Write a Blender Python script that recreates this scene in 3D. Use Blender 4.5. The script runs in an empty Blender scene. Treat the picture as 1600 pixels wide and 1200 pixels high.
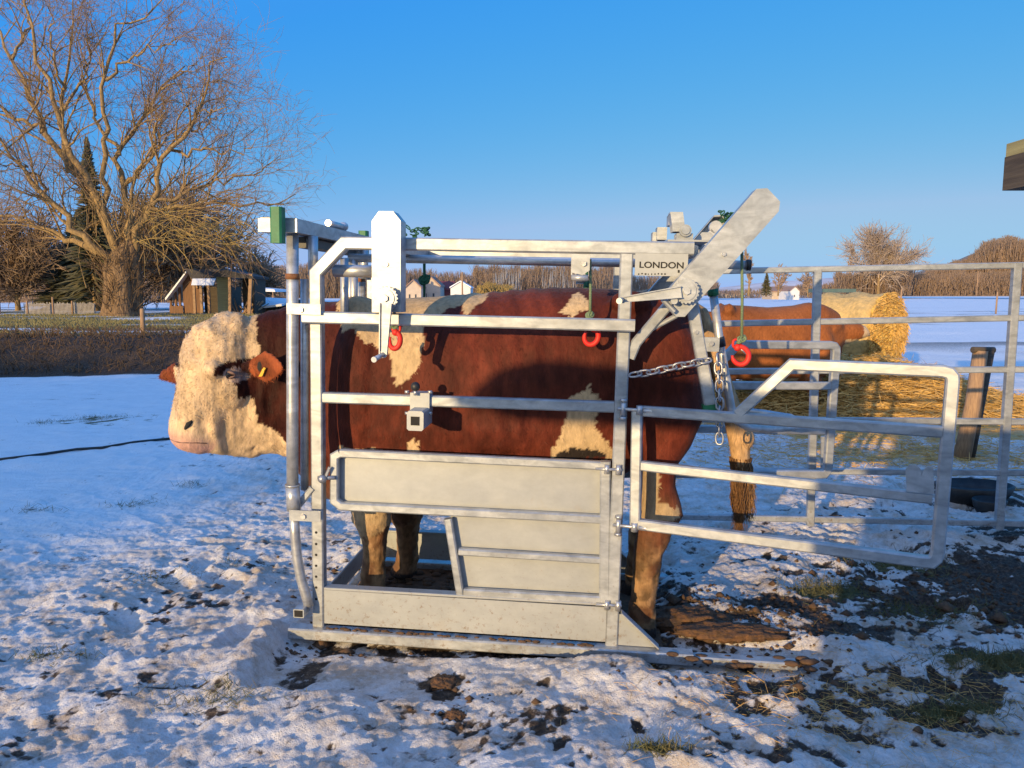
import bpy, bmesh, math, random
import numpy as np
from mathutils import Vector, Matrix
random.seed(7); rng = np.random.default_rng(7)
scene = bpy.context.scene
COL = scene.collection
# ------------------------------------------------------------------ camera, sky, sun, exposure
F = 1200.0; PITCH = math.radians(6.75); H = 1.6
cam = bpy.data.cameras.new('camera'); camo = bpy.data.objects.new('camera', cam); COL.objects.link(camo)
camo.location = (0, 0, H); camo.rotation_euler = (math.pi/2 - PITCH, 0, 0)
cam.sensor_width = 36; cam.lens = 27.0; cam.clip_start = .05; cam.clip_end = 5000
scene.camera = camo
SUN_AZ = math.radians(180 + 29.5); SUN_EL = math.radians(9.0)     # clockwise from +Y
world = bpy.data.worlds.new('World'); scene.world = world; world.use_nodes = True
wn = world.node_tree.nodes; wl = world.node_tree.links
bg = wn['Background']; sky = wn.new('ShaderNodeTexSky'); sky.sky_type = 'NISHITA'; sky.sun_disc = False
sky.sun_elevation = SUN_EL; sky.sun_rotation = SUN_AZ; sky.altitude = 100; sky.air_density = 1.0; sky.dust_density = 0.35; sky.ozone_density = 2.2
sep = wn.new('ShaderNodeSeparateColor'); cmb = wn.new('ShaderNodeCombineColor'); wl.new(sky.outputs[0], sep.inputs[0])
for i, (a_, g_, lo_, hi_) in enumerate(((.72, 1.70, .040, .28), (.50, .54, .27, 2.6), (.66, -.12, .2, 1.6))):     # colour balance of the sky: a*(0.15 c)^g
    m1 = wn.new('ShaderNodeMath'); m1.operation = 'MULTIPLY'; m1.inputs[1].default_value = .15; wl.new(sep.outputs[i], m1.inputs[0])
    m0 = wn.new('ShaderNodeMath'); m0.operation = 'MAXIMUM'; m0.inputs[1].default_value = .02; wl.new(m1.outputs[0], m0.inputs[0])
    m2 = wn.new('ShaderNodeMath'); m2.operation = 'POWER'; m2.inputs[1].default_value = g_; wl.new(m0.outputs[0], m2.inputs[0])
    m3 = wn.new('ShaderNodeMapRange'); m3.inputs['From Min'].default_value = lo_/a_; m3.inputs['From Max'].default_value = hi_/a_; m3.inputs['To Min'].default_value = lo_/.15; m3.inputs['To Max'].default_value = hi_/.15
    wl.new(m2.outputs[0], m3.inputs['Value']); wl.new(m3.outputs[0], cmb.inputs[i])
# broad brightness of the sky on the sun's side
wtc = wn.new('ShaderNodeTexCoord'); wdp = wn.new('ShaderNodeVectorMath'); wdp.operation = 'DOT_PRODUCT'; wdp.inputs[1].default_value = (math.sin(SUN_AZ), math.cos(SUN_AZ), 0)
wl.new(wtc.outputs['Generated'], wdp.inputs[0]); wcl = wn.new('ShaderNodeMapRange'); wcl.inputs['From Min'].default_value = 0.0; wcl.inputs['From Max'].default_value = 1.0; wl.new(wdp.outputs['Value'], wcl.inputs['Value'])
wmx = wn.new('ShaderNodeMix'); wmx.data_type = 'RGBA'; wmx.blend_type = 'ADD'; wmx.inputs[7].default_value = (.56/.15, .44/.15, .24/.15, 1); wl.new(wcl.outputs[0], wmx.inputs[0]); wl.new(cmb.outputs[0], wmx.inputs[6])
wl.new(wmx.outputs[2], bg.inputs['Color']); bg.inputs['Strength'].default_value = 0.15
sun = bpy.data.lights.new('sun', 'SUN'); suno = bpy.data.objects.new('sun', sun); COL.objects.link(suno)
sun.energy = 4.5; sun.angle = math.radians(0.5); sun.color = (1.0, .71, .35)
sdir = Vector((math.sin(SUN_AZ)*math.cos(SUN_EL), math.cos(SUN_AZ)*math.cos(SUN_EL), math.sin(SUN_EL)))   # towards the sun
suno.rotation_euler = (sdir).to_track_quat('Z', 'Y').to_euler(); suno.location = (-8, -14, 6)
scene.view_settings.view_transform = 'Standard'; scene.view_settings.look = 'None'
scene.view_settings.exposure = 0.27; scene.view_settings.gamma = 1.0
scene.render.engine = 'CYCLES'

# ------------------------------------------------------------------ geometry of the place
cP, sP = math.cos(PITCH), math.sin(PITCH)
CAM = Vector((0, 0, H))
def ray(px, py):
    x = (px-800)/F; y = (600-py)/F
    return Vector((x, cP + y*sP, -sP + y*cP))
def G(px, py, z=0.0):
    r = ray(px, py); return CAM + r*((z-H)/r.z)
def Y(px, py, depth):                       # point at ground distance 'depth' along +Y
    r = ray(px, py); return CAM + r*(depth/r.y)
th, lam = math.radians(5.8), math.radians(1.25)
u0 = Vector((math.cos(th), -math.sin(th), 0)); v = Vector((math.sin(th), math.cos(th), 0)); w0 = Vector((0, 0, 1))
u = u0*math.cos(lam) - w0*math.sin(lam); w = w0*math.cos(lam) + u0*math.sin(lam)
O = G(500, 992)
R = Matrix((u, v, w)).transposed()
def plane_hit(px, py, P0, n):
    r = ray(px, py); return CAM + r*(((P0-CAM).dot(n))/(r.dot(n)))
def loc(q):
    q = q - O; return Vector((q.dot(u), q.dot(v), q.dot(w)))
def C(px, py, b=0.0):                       # crush coordinates of a photo point at depth b behind the near side
    return loc(plane_hit(px, py, O + v*b, v))
def L2W(p): return O + u*p[0] + v*p[1] + w*p[2]
BF = 0.88                                   # depth of the far side frame

# ------------------------------------------------------------------ noise in numpy
def vnoise(x, y, seed=0):
    xi = np.floor(x).astype(np.int64); yi = np.floor(y).astype(np.int64); xf = x-xi; yf = y-yi
    def hsh(a, b):
        n = (a*374761393 + b*668265263 + seed*1442695041) & 0x7fffffff
        n = ((n ^ (n >> 13))*1274126177) & 0x7fffffff
        n = n ^ (n >> 16)
        return (n & 0xffff)/65535.0
    ux = xf*xf*xf*(xf*(xf*6-15)+10); uy = yf*yf*yf*(yf*(yf*6-15)+10)
    a = hsh(xi, yi); b = hsh(xi+1, yi); c = hsh(xi, yi+1); d = hsh(xi+1, yi+1)
    return (a*(1-ux)+b*ux)*(1-uy) + (c*(1-ux)+d*ux)*uy
def fbm(x, y, o=4, seed=0, g=.5):
    s = 0; a = 1; t = 0
    for i in range(o):
        s = s + a*vnoise(x*(2**i)+i*17.3, y*(2**i)-i*9.1, seed+i*7); t += a; a *= g
    return s/t
def sstep(a, b, x):
    t = np.clip((x-a)/(b-a), 0, 1); return t*t*(3-2*t)
def macro(x, y):
    x = np.asarray(x, float); y = np.asarray(y, float)
    left = 1 - sstep(-3.0, 5.0, x - .12*(y-15))
    bank0 = 16.6 + .35*np.clip(-x-6, -6, 12)*-.55 + .5*(vnoise(x*.35, x*0+3, 5)-.5)
    z = .62*left*sstep(bank0, bank0+1.5, y)
    z = z - .12*left*sstep(8, 15, y)*(1-sstep(bank0-.3, bank0+.8, y))
    z = z + .25*left*sstep(22, 60, y)*(-.6)
    z = z + .35*(vnoise(x*.02+5, y*.02, 9)-.5)*sstep(60, 160, y)
    return z
def gz(x, y): return float(macro(np.array([x]), np.array([y]))[0])

# ------------------------------------------------------------------ node helpers / materials
def newmat(name):
    m = bpy.data.materials.new(name); m.use_nodes = True
    return m, m.node_tree.nodes, m.node_tree.links, m.node_tree.nodes['Principled BSDF']
def ramp(n, l, src, stops):
    r = n.new('ShaderNodeValToRGB'); e = r.color_ramp.elements
    e[0].position, e[0].color = stops[0][0], (*stops[0][1], 1); e[1].position, e[1].color = stops[-1][0], (*stops[-1][1], 1)
    for p, c in stops[1:-1]:
        k = e.new(p); k.color = (*c, 1)
    l.new(src, r.inputs[0]); return r.outputs[0]
def tex(n, l, scale, detail=4, rough=.55, mapping=None, coord='Object'):
    tc = n.new('ShaderNodeTexCoord'); t = n.new('ShaderNodeTexNoise'); t.inputs['Scale'].default_value = scale
    t.inputs['Detail'].default_value = detail; t.inputs['Roughness'].default_value = rough
    if mapping:
        mp = n.new('ShaderNodeMapping'); mp.inputs['Scale'].default_value = mapping
        l.new(tc.outputs[coord], mp.inputs[0]); l.new(mp.outputs[0], t.inputs[0])
    else: l.new(tc.outputs[coord], t.inputs[0])
    return t.outputs[0]
def mixc(n, l, fac, a, b, mode='MIX'):
    m = n.new('ShaderNodeMix'); m.data_type = 'RGBA'; m.blend_type = mode
    for sock, val in ((m.inputs[0], fac), (m.inputs[6], a), (m.inputs[7], b)):
        if hasattr(val, 'is_output') or isinstance(val, bpy.types.NodeSocket): l.new(val, sock)
        elif isinstance(val, (int, float)): sock.default_value = val
        else: sock.default_value = (*val, 1)
    return m.outputs[2]
def bump(n, l, src, strength, dist, bsdf, prev=None):
    b = n.new('ShaderNodeBump'); b.inputs['Strength'].default_value = strength; b.inputs['Distance'].default_value = dist
    l.new(src, b.inputs['Height'])
    if prev: l.new(prev, b.inputs['Normal'])
    l.new(b.outputs[0], bsdf.inputs['Normal']); return b.outputs[0]
def simple(name, c1, c2=None, scale=8, rough=.7, metal=0.0, bstr=.3, bdist=.005, mapping=None, coord='Object', lo=.35, hi=.65):
    m, n, l, b = newmat(name); c2 = c2 or tuple(x*.7 for x in c1)
    t = tex(n, l, scale, 5, .6, mapping, coord)
    l.new(ramp(n, l, t, [(lo, c1), (hi, c2)]), b.inputs['Base Color'])
    b.inputs['Roughness'].default_value = rough; b.inputs['Metallic'].default_value = metal
    if bstr: bump(n, l, t, bstr, bdist, b)
    return m
def galv(name, c1, c2, metal, rough, streak=1.0):
    m, n, l, b = newmat(name)
    a = tex(n, l, 11, 7, .7, (1, 1, 1.3)); s = tex(n, l, 42, 4, .65, (1.0, 1, .8)); g = tex(n, l, 2.2, 4, .6)
    base = ramp(n, l, a, [(.30, c2), (.5, tuple((p+q)/2 for p, q in zip(c1, c2))), (.68, c1)])
    base = mixc(n, l, ramp(n, l, s, [(.50, (0, 0, 0)), (.75, (.30*streak+.05,)*3)]), base, tuple(x*.78 for x in c2))
    tcs = n.new('ShaderNodeTexCoord'); mps = n.new('ShaderNodeMapping'); mps.inputs['Rotation'].default_value = (0, .6, 0); mps.inputs['Scale'].default_value = (3, 3, 8)
    tns = n.new('ShaderNodeTexNoise'); tns.inputs['Scale'].default_value = 2.4; tns.inputs['Detail'].default_value = 6; tns.inputs['Distortion'].default_value = 1.4; l.new(tcs.outputs['Object'], mps.inputs[0]); l.new(mps.outputs[0], tns.inputs[0])
    base = mixc(n, l, 1.0, base, ramp(n, l, tns.outputs[0], [(.34, (1-.20*streak,)*3), (.5, (1, 1, 1)), (.66, (1+.16*streak,)*3)]), 'MULTIPLY')
    stain = ramp(n, l, tex(n, l, 5.5, 8, .75), [(.58, (0, 0, 0)), (.72, (.50, .50, .50))])
    base = mixc(n, l, stain, base, (.36, .32, .27))
    sx_ = n.new('ShaderNodeSeparateXYZ'); l.new(tcs.outputs['Object'], sx_.inputs[0]); mr = n.new('ShaderNodeMapRange'); mr.inputs['From Min'].default_value = .02; mr.inputs['From Max'].default_value = .95; mr.inputs['To Min'].default_value = .13; mr.inputs['To Max'].default_value = -.06
    l.new(sx_.outputs['Z'], mr.inputs['Value']); ad = n.new('ShaderNodeMath'); ad.operation = 'ADD'; l.new(mr.outputs[0], ad.inputs[0]); l.new(tex(n, l, 38, 7, .78), ad.inputs[1])     # mud splashed up from the ground
    base = mixc(n, l, ramp(n, l, ad.outputs[0], [(.66, (0, 0, 0)), (.76, (.75, .75, .75))]), base, (.20, .13, .075))
    l.new(base, b.inputs['Base Color'])
    b.inputs['Metallic'].default_value = metal
    l.new(ramp(n, l, g, [(.3, (rough-.08,)*3), (.7, (rough+.16,)*3)]), b.inputs['Roughness'])
    bump(n, l, a, .25, .0015, b)
    return m
M = {}
M['galv'] = galv('galvanised_steel', (.46, .475, .485), (.31, .33, .35), .42, .38)
M['sheet'] = galv('galvanised_sheet', (.39, .405, .41), (.33, .345, .355), .28, .44, .15)
M['tube'] = galv('bright_tube', (.56, .56, .56), (.42, .43, .44), .55, .34)
M['bolt'] = simple('zinc_bolt', (.55, .55, .55), (.40, .40, .42), 30, .35, .7)
M['dark'] = simple('black_rubber', (.012, .012, .013), (.03, .03, .03), 20, .5)
M['hole'] = simple('hollow_inside', (.015, .014, .013), (.02, .018, .016), 20, .9)
M['rust'] = simple('rusty_steel', (.32, .12, .035), (.16, .07, .03), 40, .8)
M['green'] = simple('green_rubber', (.012, .12, .045), (.02, .17, .07), 25, .55)
M['rope'] = simple('green_rope', (.10, .17, .09), (.22, .27, .16), 120, .9, 0, .8, .002, (1, 1, 4))
M['rope_dark'] = simple('dark_green_rope', (.012, .07, .035), (.03, .12, .06), 120, .9, 0, .8, .002, (1, 1, 4))
M['red'] = simple('red_painted_hook', (.75, .018, .012), (.55, .03, .015), 30, .58, 0, .2, .001)
M['chain'] = simple('steel_chain', (.42, .43, .46), (.30, .31, .34), 60, .38, .7)
M['yellow'] = simple('yellow_plastic', (.75, .45, .02), (.6, .34, .02), 20, .5)
M['wood'] = simple('weathered_post_wood', (.40, .25, .14), (.24, .15, .09), 14, .85, 0, .6, .006, (6, 6, .6))
M['cabin_wood'] = simple('orange_cabin_boards', (.24, .12, .06), (.12, .07, .045), 5, .85, 0, .5, .01, (7, 7, .4))
M['plank'] = simple('mossy_planks', (.34, .30, .14), (.22, .19, .09), 4, .9, 0, .6, .01, (.3, .3, 8))
M['dark_wood'] = simple('dark_old_wood', (.05, .038, .03), (.09, .07, .05), 6, .9, 0, .6, .01, (.4, .4, 7))
M['roof_dark'] = simple('dark_tar_roof', (.055, .05, .052), (.035, .033, .035), 6, .85)
M['roof_snow'] = simple('roof_snow', (.80, .82, .86), (.72, .74, .79), 4, .6, 0, .4, .02)
M['trunk_bark'] = simple('rugged_trunk_bark', (.30, .19, .10), (.10, .065, .04), 5, .95, 0, 1.0, .12, (2.5, 2.5, .6))
M['bark'] = simple('willow_bark', (.36, .235, .10), (.17, .115, .055), 5, .9, 0, .8, .03, (2.5, 2.5, .7))
M['twig'] = simple('reddish_twigs', (.36, .22, .12), (.22, .14, .085), 3, .85, 0, 0)
M['twig_gold'] = simple('golden_willow_twigs', (.42, .28, .07), (.26, .17, .06), 3, .8, 0, 0)
M['twig_grey'] = simple('grey_brown_twigs', (.30, .20, .12), (.19, .13, .08), .4, .9, 0, 0)
M['twig_pink'] = simple('pinkish_brown_twigs', (.36, .24, .15), (.24, .165, .11), .2, .9, 0, 0)
M['conifer'] = simple('conifer_needles', (.055, .06, .025), (.11, .09, .04), 3, .8, 0, 0)
M['scrub'] = simple('bank_scrub', (.17, .10, .05), (.07, .045, .025), 2, .9, 0, 0)
M['hill'] = simple('wooded_hill', (.33, .24, .18), (.22, .17, .13), .12, 1, 0, .8, 1.5)
M['brick'] = simple('house_wall_cream', (.52, .42, .33), (.44, .36, .29), 1.5, .9)
M['white_wall'] = simple('house_wall_white', (.70, .68, .66), (.62, .6, .58), 1.5, .9)
M['tile'] = simple('pinkish_roof_tiles', (.36, .22, .17), (.26, .17, .13), 3, .85, 0, .5, .03, (1, 1, 6))
M['tile_red'] = simple('red_roof_tiles', (.24, .05, .045), (.17, .04, .04), 3, .85, 0, .5, .03)
M['glass'] = simple('window_glass', (.03, .04, .05), (.05, .06, .08), 3, .15)
M['olive'] = simple('olive_metal_sheet', (.09, .14, .12), (.06, .1, .09), 3, .6)
M['straw_strip'] = simple('loose_straw', (.70, .43, .13), (.50, .30, .09), 4, .8, 0, 0)
M['grass_blade'] = simple('winter_grass', (.07, .085, .025), (.16, .13, .05), 5, .8, 0, 0)
M['mudlump'] = simple('wet_manure', (.16, .075, .03), (.06, .035, .02), 26, .85, 0, .9, .02)
M['mudbar'] = simple('caked_mud', (.13, .07, .035), (.06, .035, .02), 30, .9, 0, .8, .01)
M['pink'] = simple('pink_muzzle_skin', (.60, .33, .25), (.52, .27, .2), 40, .45, 0, .3, .001)
M['eye'] = simple('dark_eye', (.012, .009, .008), (.02, .014, .01), 20, .08, 0, 0)
M['lid'] = simple('pale_eyelid', (.22, .12, .09), (.14, .08, .06), 40, .6)
# bale
m, n, l, b = newmat('bale_straw')
tc = n.new('ShaderNodeTexCoord'); wv = n.new('ShaderNodeTexNoise'); wv.inputs['Scale'].default_value = 24; wv.inputs['Detail'].default_value = 8
l.new(tc.outputs['Object'], wv.inputs[0])
l.new(ramp(n, l, wv.outputs[0], [(.3, (.36, .22, .05)), (.5, (.62, .40, .10)), (.7, (.74, .50, .15))]), b.inputs['Base Color']); b.inputs['Roughness'].default_value = .9
bump(n, l, wv.outputs[0], .9, .03, b); M['bale_end'] = m
M['bale_side'] = simple('weathered_bale_skin', (.62, .42, .17), (.42, .30, .13), 18, .95, 0, .9, .02, (1, 1, 1))
# animal coats take their pattern from a colour attribute painted as coat pattern
def coatmat(name, attr, sc, bs, rough=.6):
    m, n, l, b = newmat(name); a = n.new('ShaderNodeAttribute'); a.attribute_name = attr
    t = tex(n, l, sc, 5, .65, (1, 1, .35)); f = ramp(n, l, t, [(.3, (.72, .72, .72)), (.7, (1.2, 1.2, 1.2))])
    l.new(mixc(n, l, 1.0, a.outputs['Color'], f, 'MULTIPLY'), b.inputs['Base Color'])
    b.inputs['Roughness'].default_value = rough; b.inputs['Specular IOR Level'].default_value = .12; b.inputs['Sheen Weight'].default_value = .04; b.inputs['Sheen Roughness'].default_value = .5
    if bs: bump(n, l, t, bs, .006, b)
    return m
M['coat'] = coatmat('animal_coat', 'coat', 48, .9)
M['hair'] = coatmat('animal_hair', 'coat', 20, 0, .5)

# ------------------------------------------------------------------ mesh builders
class MB:
    def __init__(s): s.v = []; s.f = []; s.sm = []
    def add(s, vs, fs, smooth=False):
        k = len(s.v); s.v += [tuple(p) for p in vs]; s.f += [tuple(i+k for i in f) for f in fs]; s.sm += [smooth]*len(fs); return s
    def sweep(s, pts, w, d, n=Vector((0, 1, 0)), r=.006, closed=False):
        """rectangular tube along pts, w in the plane across the path, d along n, mitred corners"""
        pts = [Vector(p) for p in pts]; n = Vector(n).normalized(); N = len(pts)
        hw, hd = w/2, d/2; r = min(r, hw*.6, hd*.6)
        prof = [(hw-r, -hd), (hw, -hd+r), (hw, hd-r), (hw-r, hd), (-hw+r, hd), (-hw, hd-r), (-hw, -hd+r), (-hw+r, -hd)]
        vs = []
        for i, p in enumerate(pts):
            a = pts[i-1] if (i or closed) else None; c = pts[(i+1) % N] if (i < N-1 or closed) else None
            d1 = (p-a).normalized() if a is not None else (c-p).normalized(); d2 = (c-p).normalized() if c is not None else d1
            s1 = n.cross(d1).normalized(); s2 = n.cross(d2).normalized(); sd = (s1+s2).normalized(); sd = sd/max(.35, sd.dot(s1))
            for x, y in prof: vs.append(p + sd*x + n*y)
        fs = []; K = 8
        for i in range(N if closed else N-1):
            j = (i+1) % N
            for k in range(K):
                fs.append((i*K+k, i*K+(k+1) % K, j*K+(k+1) % K, j*K+k))
        if not closed: fs += [tuple(range(K-1, -1, -1)), tuple((N-1)*K+k for k in range(K))]
        return s.add(vs, fs)
    def tube(s, pts, rad, S=14, caps=True):
        pts = [Vector(p) for p in pts]; N = len(pts)
        rad = rad if hasattr(rad, '__len__') else [rad]*N
        t0 = (pts[1]-pts[0]).normalized(); ref = Vector((0, 0, 1)) if abs(t0.z) < .8 else Vector((1, 0, 0)); vs = []
        for i, p in enumerate(pts):
            t = (pts[min(i+1, N-1)]-pts[max(i-1, 0)]).normalized()
            x = ref - t*ref.dot(t); x.normalize(); ref = x; y = t.cross(x)
            for k in range(S):
                a = 2*math.pi*k/S; vs.append(p + (x*math.cos(a)+y*math.sin(a))*rad[i])
        fs = [(i*S+k, i*S+(k+1) % S, (i+1)*S+(k+1) % S, (i+1)*S+k) for i in range(N-1) for k in range(S)]
        s.add(vs, fs, True)
        if caps:
            k = len(s.v)-N*S; s.f += [tuple(k+i for i in range(S-1, -1, -1)), tuple(k+(N-1)*S+i for i in range(S))]; s.sm += [False, False]
        return s
    def cyl(s, p, ax, r, h, S=20): p = Vector(p); return s.tube([p, p+Vector(ax).normalized()*h], r, S)
    def prism(s, poly, off):
        """polygon (list of 3d points) extruded by vector off"""
        poly = [Vector(p) for p in poly]; off = Vector(off); k = len(poly)
        return s.add(poly+[p+off for p in poly], [tuple(range(k)), tuple(range(2*k-1, k-1, -1))]+[((i+1) % k, i, k+i, k+(i+1) % k) for i in range(k)])
    def box(s, lo, hi):
        x0, y0, z0 = lo; x1, y1, z1 = hi
        return s.add([(x0,y0,z0),(x1,y0,z0),(x1,y1,z0),(x0,y1,z0),(x0,y0,z1),(x1,y0,z1),(x1,y1,z1),(x0,y1,z1)],
                     [(0,3,2,1),(4,5,6,7),(0,1,5,4),(1,2,6,5),(2,3,7,6),(3,0,4,7)])
    def torus(s, c, ax1, ax2, a, b_, r, S=8, N=20):
        """stadium/ellipse ring: half axes a, b_ along unit ax1, ax2"""
        c = Vector(c); ax1 = Vector(ax1).normalized(); ax2 = Vector(ax2).normalized(); nn = ax1.cross(ax2); vs = []
        for i in range(N):
            t = 2*math.pi*i/N; p = c + ax1*a*math.copysign(abs(math.cos(t))**.75, math.cos(t)) + ax2*b_*math.copysign(abs(math.sin(t))**.75, math.sin(t))
            rd = (ax1*math.cos(t)/a + ax2*math.sin(t)/b_).normalized()
            for k in range(S):
                q = 2*math.pi*k/S; vs.append(p + (rd*math.cos(q)+nn*math.sin(q))*r)
        return s.add(vs, [(i*S+k, i*S+(k+1) % S, ((i+1) % N)*S+(k+1) % S, ((i+1) % N)*S+k) for i in range(N) for k in range(S)], True)
    def ball(s, c, r, S=14, squash=(1, 1, 1)):
        c = Vector(c); n = S//2; vs = []; fs = []
        for i in range(n+1):
            for k in range(S):
                t = math.pi*i/n; p = 2*math.pi*k/S
                vs.append(c+Vector((math.sin(t)*math.cos(p)*squash[0], math.sin(t)*math.sin(p)*squash[1], math.cos(t)*squash[2]))*r)
        fs = [(i*S+k, (i+1)*S+k, (i+1)*S+(k+1) % S, i*S+(k+1) % S) for i in range(n) for k in range(S)]
        return s.add(vs, fs, True)
    def loft(s, rings, S=32, caps=True):
        """rings: (centre, U*halfwidth, V*halfheight, exponent)"""
        vs = []; N = len(rings)
        for c, U, V_, e in rings:
            c = Vector(c); U = Vector(U); V_ = Vector(V_)
            for k in range(S):
                t = 2*math.pi*k/S; ct, st = math.cos(t), math.sin(t)
                vs.append(c + U*math.copysign(abs(ct)**(2/e), ct) + V_*math.copysign(abs(st)**(2/e), st))
        fs = [(i*S+k, i*S+(k+1) % S, (i+1)*S+(k+1) % S, (i+1)*S+k) for i in range(N-1) for k in range(S)]
        if caps: fs += [tuple(range(S-1, -1, -1)), tuple((N-1)*S+k for k in range(S))]
        return s.add(vs, fs, True)
    def mesh(s, name, org=None):
        me = bpy.data.meshes.new(name); vs = s.v
        if org is not None: vs = [(p[0]-org[0], p[1]-org[1], p[2]-org[2]) for p in vs]
        me.from_pydata(vs, [], s.f); me.update(); me.polygons.foreach_set('use_smooth', s.sm); return me
    def build(s, name, mat, parent=None, org=None, label=None, cat=None, kind=None, group=None, fix=True):
        org = org if org is not None else (Vector(parent['org']) if parent is not None and 'org' in parent else None)
        me = s.mesh(name, org)
        if fix:
            bm = bmesh.new(); bm.from_mesh(me); bmesh.ops.recalc_face_normals(bm, faces=bm.faces); bm.to_mesh(me); bm.free()
        o = bpy.data.objects.new(name, me); COL.objects.link(o); me.materials.append(mat)
        if parent is not None: o.parent = parent
        if org is not None and parent is not None: o['org'] = list(org)
        return props(o, label, cat, kind, group)
def props(o, label=None, cat=None, kind=None, group=None):
    if label: o['label'] = label
    if cat: o['category'] = cat
    if kind: o['kind'] = kind
    if group: o['group'] = group
    return o
def thing(name, label, cat, p=(0, 0, 0), rot=None, group=None):
    """rot=R: p is in crush coordinates and the children's coordinates too"""
    e = bpy.data.objects.new(name, None); COL.objects.link(e); e.empty_display_size = .1
    e.matrix_world = Matrix.Translation(L2W(p)) @ R.to_4x4() if rot is not None else Matrix.Translation(Vector(p))
    e['org'] = list(p); return props(e, label, cat, None, group)
ORG = {}
def npmesh(name, V, Fq, mat, parent=None, smooth=True, org=None, **kw):
    """V (n,3), Fq (m,4) or (m,3) arrays"""
    if org is None and parent is not None and 'org' in parent: org = list(parent['org'])
    if org is not None: V = V - np.array(org)
    me = bpy.data.meshes.new(name); nv, nf, k = len(V), len(Fq), Fq.shape[1]
    me.vertices.add(nv); me.vertices.foreach_set('co', V.astype(np.float32).ravel())
    me.loops.add(nf*k); me.loops.foreach_set('vertex_index', Fq.astype(np.int32).ravel())
    me.polygons.add(nf); me.polygons.foreach_set('loop_start', np.arange(0, nf*k, k, dtype=np.int32))
    me.polygons.foreach_set('use_smooth', np.full(nf, smooth)); me.update(calc_edges=True)
    me.materials.append(mat); o = bpy.data.objects.new(name, me); COL.objects.link(o)
    if parent is not None: o.parent = parent
    return props(o, **kw)
def np_tubes(P, Rr, S=3):
    """P (N,K,3) polylines, Rr (N,K) radii -> V, F quads"""
    N, K, _ = P.shape
    T = np.empty_like(P); T[:, 1:-1] = P[:, 2:]-P[:, :-2]; T[:, 0] = P[:, 1]-P[:, 0]; T[:, -1] = P[:, -1]-P[:, -2]
    T /= np.linalg.norm(T, axis=2, keepdims=True)+1e-9
    ref = np.where(np.abs(T[:, :1, 2:3]) > .9, np.array([[[1., 0, 0]]]), np.array([[[0, 0, 1.]]])); ref = np.broadcast_to(ref, T.shape)
    X = ref - T*(ref*T).sum(2, keepdims=True); X /= np.linalg.norm(X, axis=2, keepdims=True)+1e-9; Yv = np.cross(T, X)
    A = 2*np.pi*np.arange(S)/S
    V = P[:, :, None] + (X[:, :, None]*np.cos(A)[None, None, :, None]+Yv[:, :, None]*np.sin(A)[None, None, :, None])*Rr[:, :, None, None]
    idx = np.arange(N*K*S).reshape(N, K, S); nx = np.roll(idx, -1, axis=2)
    Fq = np.stack([idx[:, :-1], nx[:, :-1], nx[:, 1:], idx[:, 1:]], -1).reshape(-1, 4)
    return V.reshape(-1, 3), Fq
def np_strips(P, Wd, side):
    """flat tapering strips: P (N,K,3), Wd (N,K), side (N,3)"""
    N, K, _ = P.shape
    V = np.stack([P-side[:, None]*Wd[:, :, None], P+side[:, None]*Wd[:, :, None]], 2)
    idx = np.arange(N*K*2).reshape(N, K, 2)
    Fq = np.stack([idx[:, :-1, 0], idx[:, :-1, 1], idx[:, 1:, 1], idx[:, 1:, 0]], -1).reshape(-1, 4)
    return V.reshape(-1, 3), Fq

# ------------------------------------------------------------------ ground: one sheet
def grow(a0, step, lim, ratio):
    out = [a0]; s = step
    while abs(out[-1]) < abs(lim): s *= ratio; out.append(out[-1]+math.copysign(s, lim))
    return out
def axis(lo, hi, step, L0, L1, r0, r1):
    mid = list(np.arange(lo, hi, step)); left = grow(lo, step, L0, r0)[1:] if True else []
    l2 = [lo]; s = step
    while l2[-1] > L0: s *= r0; l2.append(l2[-1]-s)
    r2 = [mid[-1]]; s = step
    while r2[-1] < L1: s *= r1; r2.append(r2[-1]+s)
    return np.array(l2[::-1][:-1] + mid + r2[1:])
gx = axis(-3.3, 3.5, .0105, -700, 700, 1.045, 1.045); gy = axis(2.1, 5.4, .0105, -80, 1500, 1.10, 1.0135)
XX, YY = np.meshgrid(gx, gy)
ZZ = macro(XX, YY)
def blob(px, py, rx, ry):
    g = G(px, py); return np.exp(-(((XX-g.x)/rx)**2 + ((YY-g.y)/ry)**2))
near = 1 - sstep(14, 30, np.hypot(XX, YY))
crushlocal_a = (XX-O.x)*u0.x + (YY-O.y)*u0.y; crushlocal_b = (XX-O.x)*v.x + (YY-O.y)*v.y
leftsmooth = (1-sstep(-2.6, -.9, XX + .18*(YY-3)))*sstep(3.6, 5.5, YY)
rough = 1 - .42*leftsmooth
wx = XX + .25*(fbm(XX*1.3, YY*1.3, 3, 77)-.5); wy = YY + .25*(fbm(XX*1.3+9, YY*1.3, 3, 78)-.5)
n1 = fbm(wx*2.2, wy*2.6, 4, 1) - .5; n2 = fbm(wx*9, wy*9, 4, 2, .6) - .5; n3 = fbm(XX*34, YY*34, 3, 3, .6) - .5
ridg = 1-np.abs(2*fbm(wx*5.0, wy*6.0, 4, 21, .55)-1)
bill = np.abs(2*fbm(wx*7, wy*7, 4, 31, .6)-1)
big = np.abs(2*fbm(wx*3.1+7, wy*3.6, 5, 33, .5)-1)
micro = near*rough*(.098*n1 + .016*n2 + .026*n3 + .036*(.3-big)*(big < .5) + .010*(bill-.25))
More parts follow.
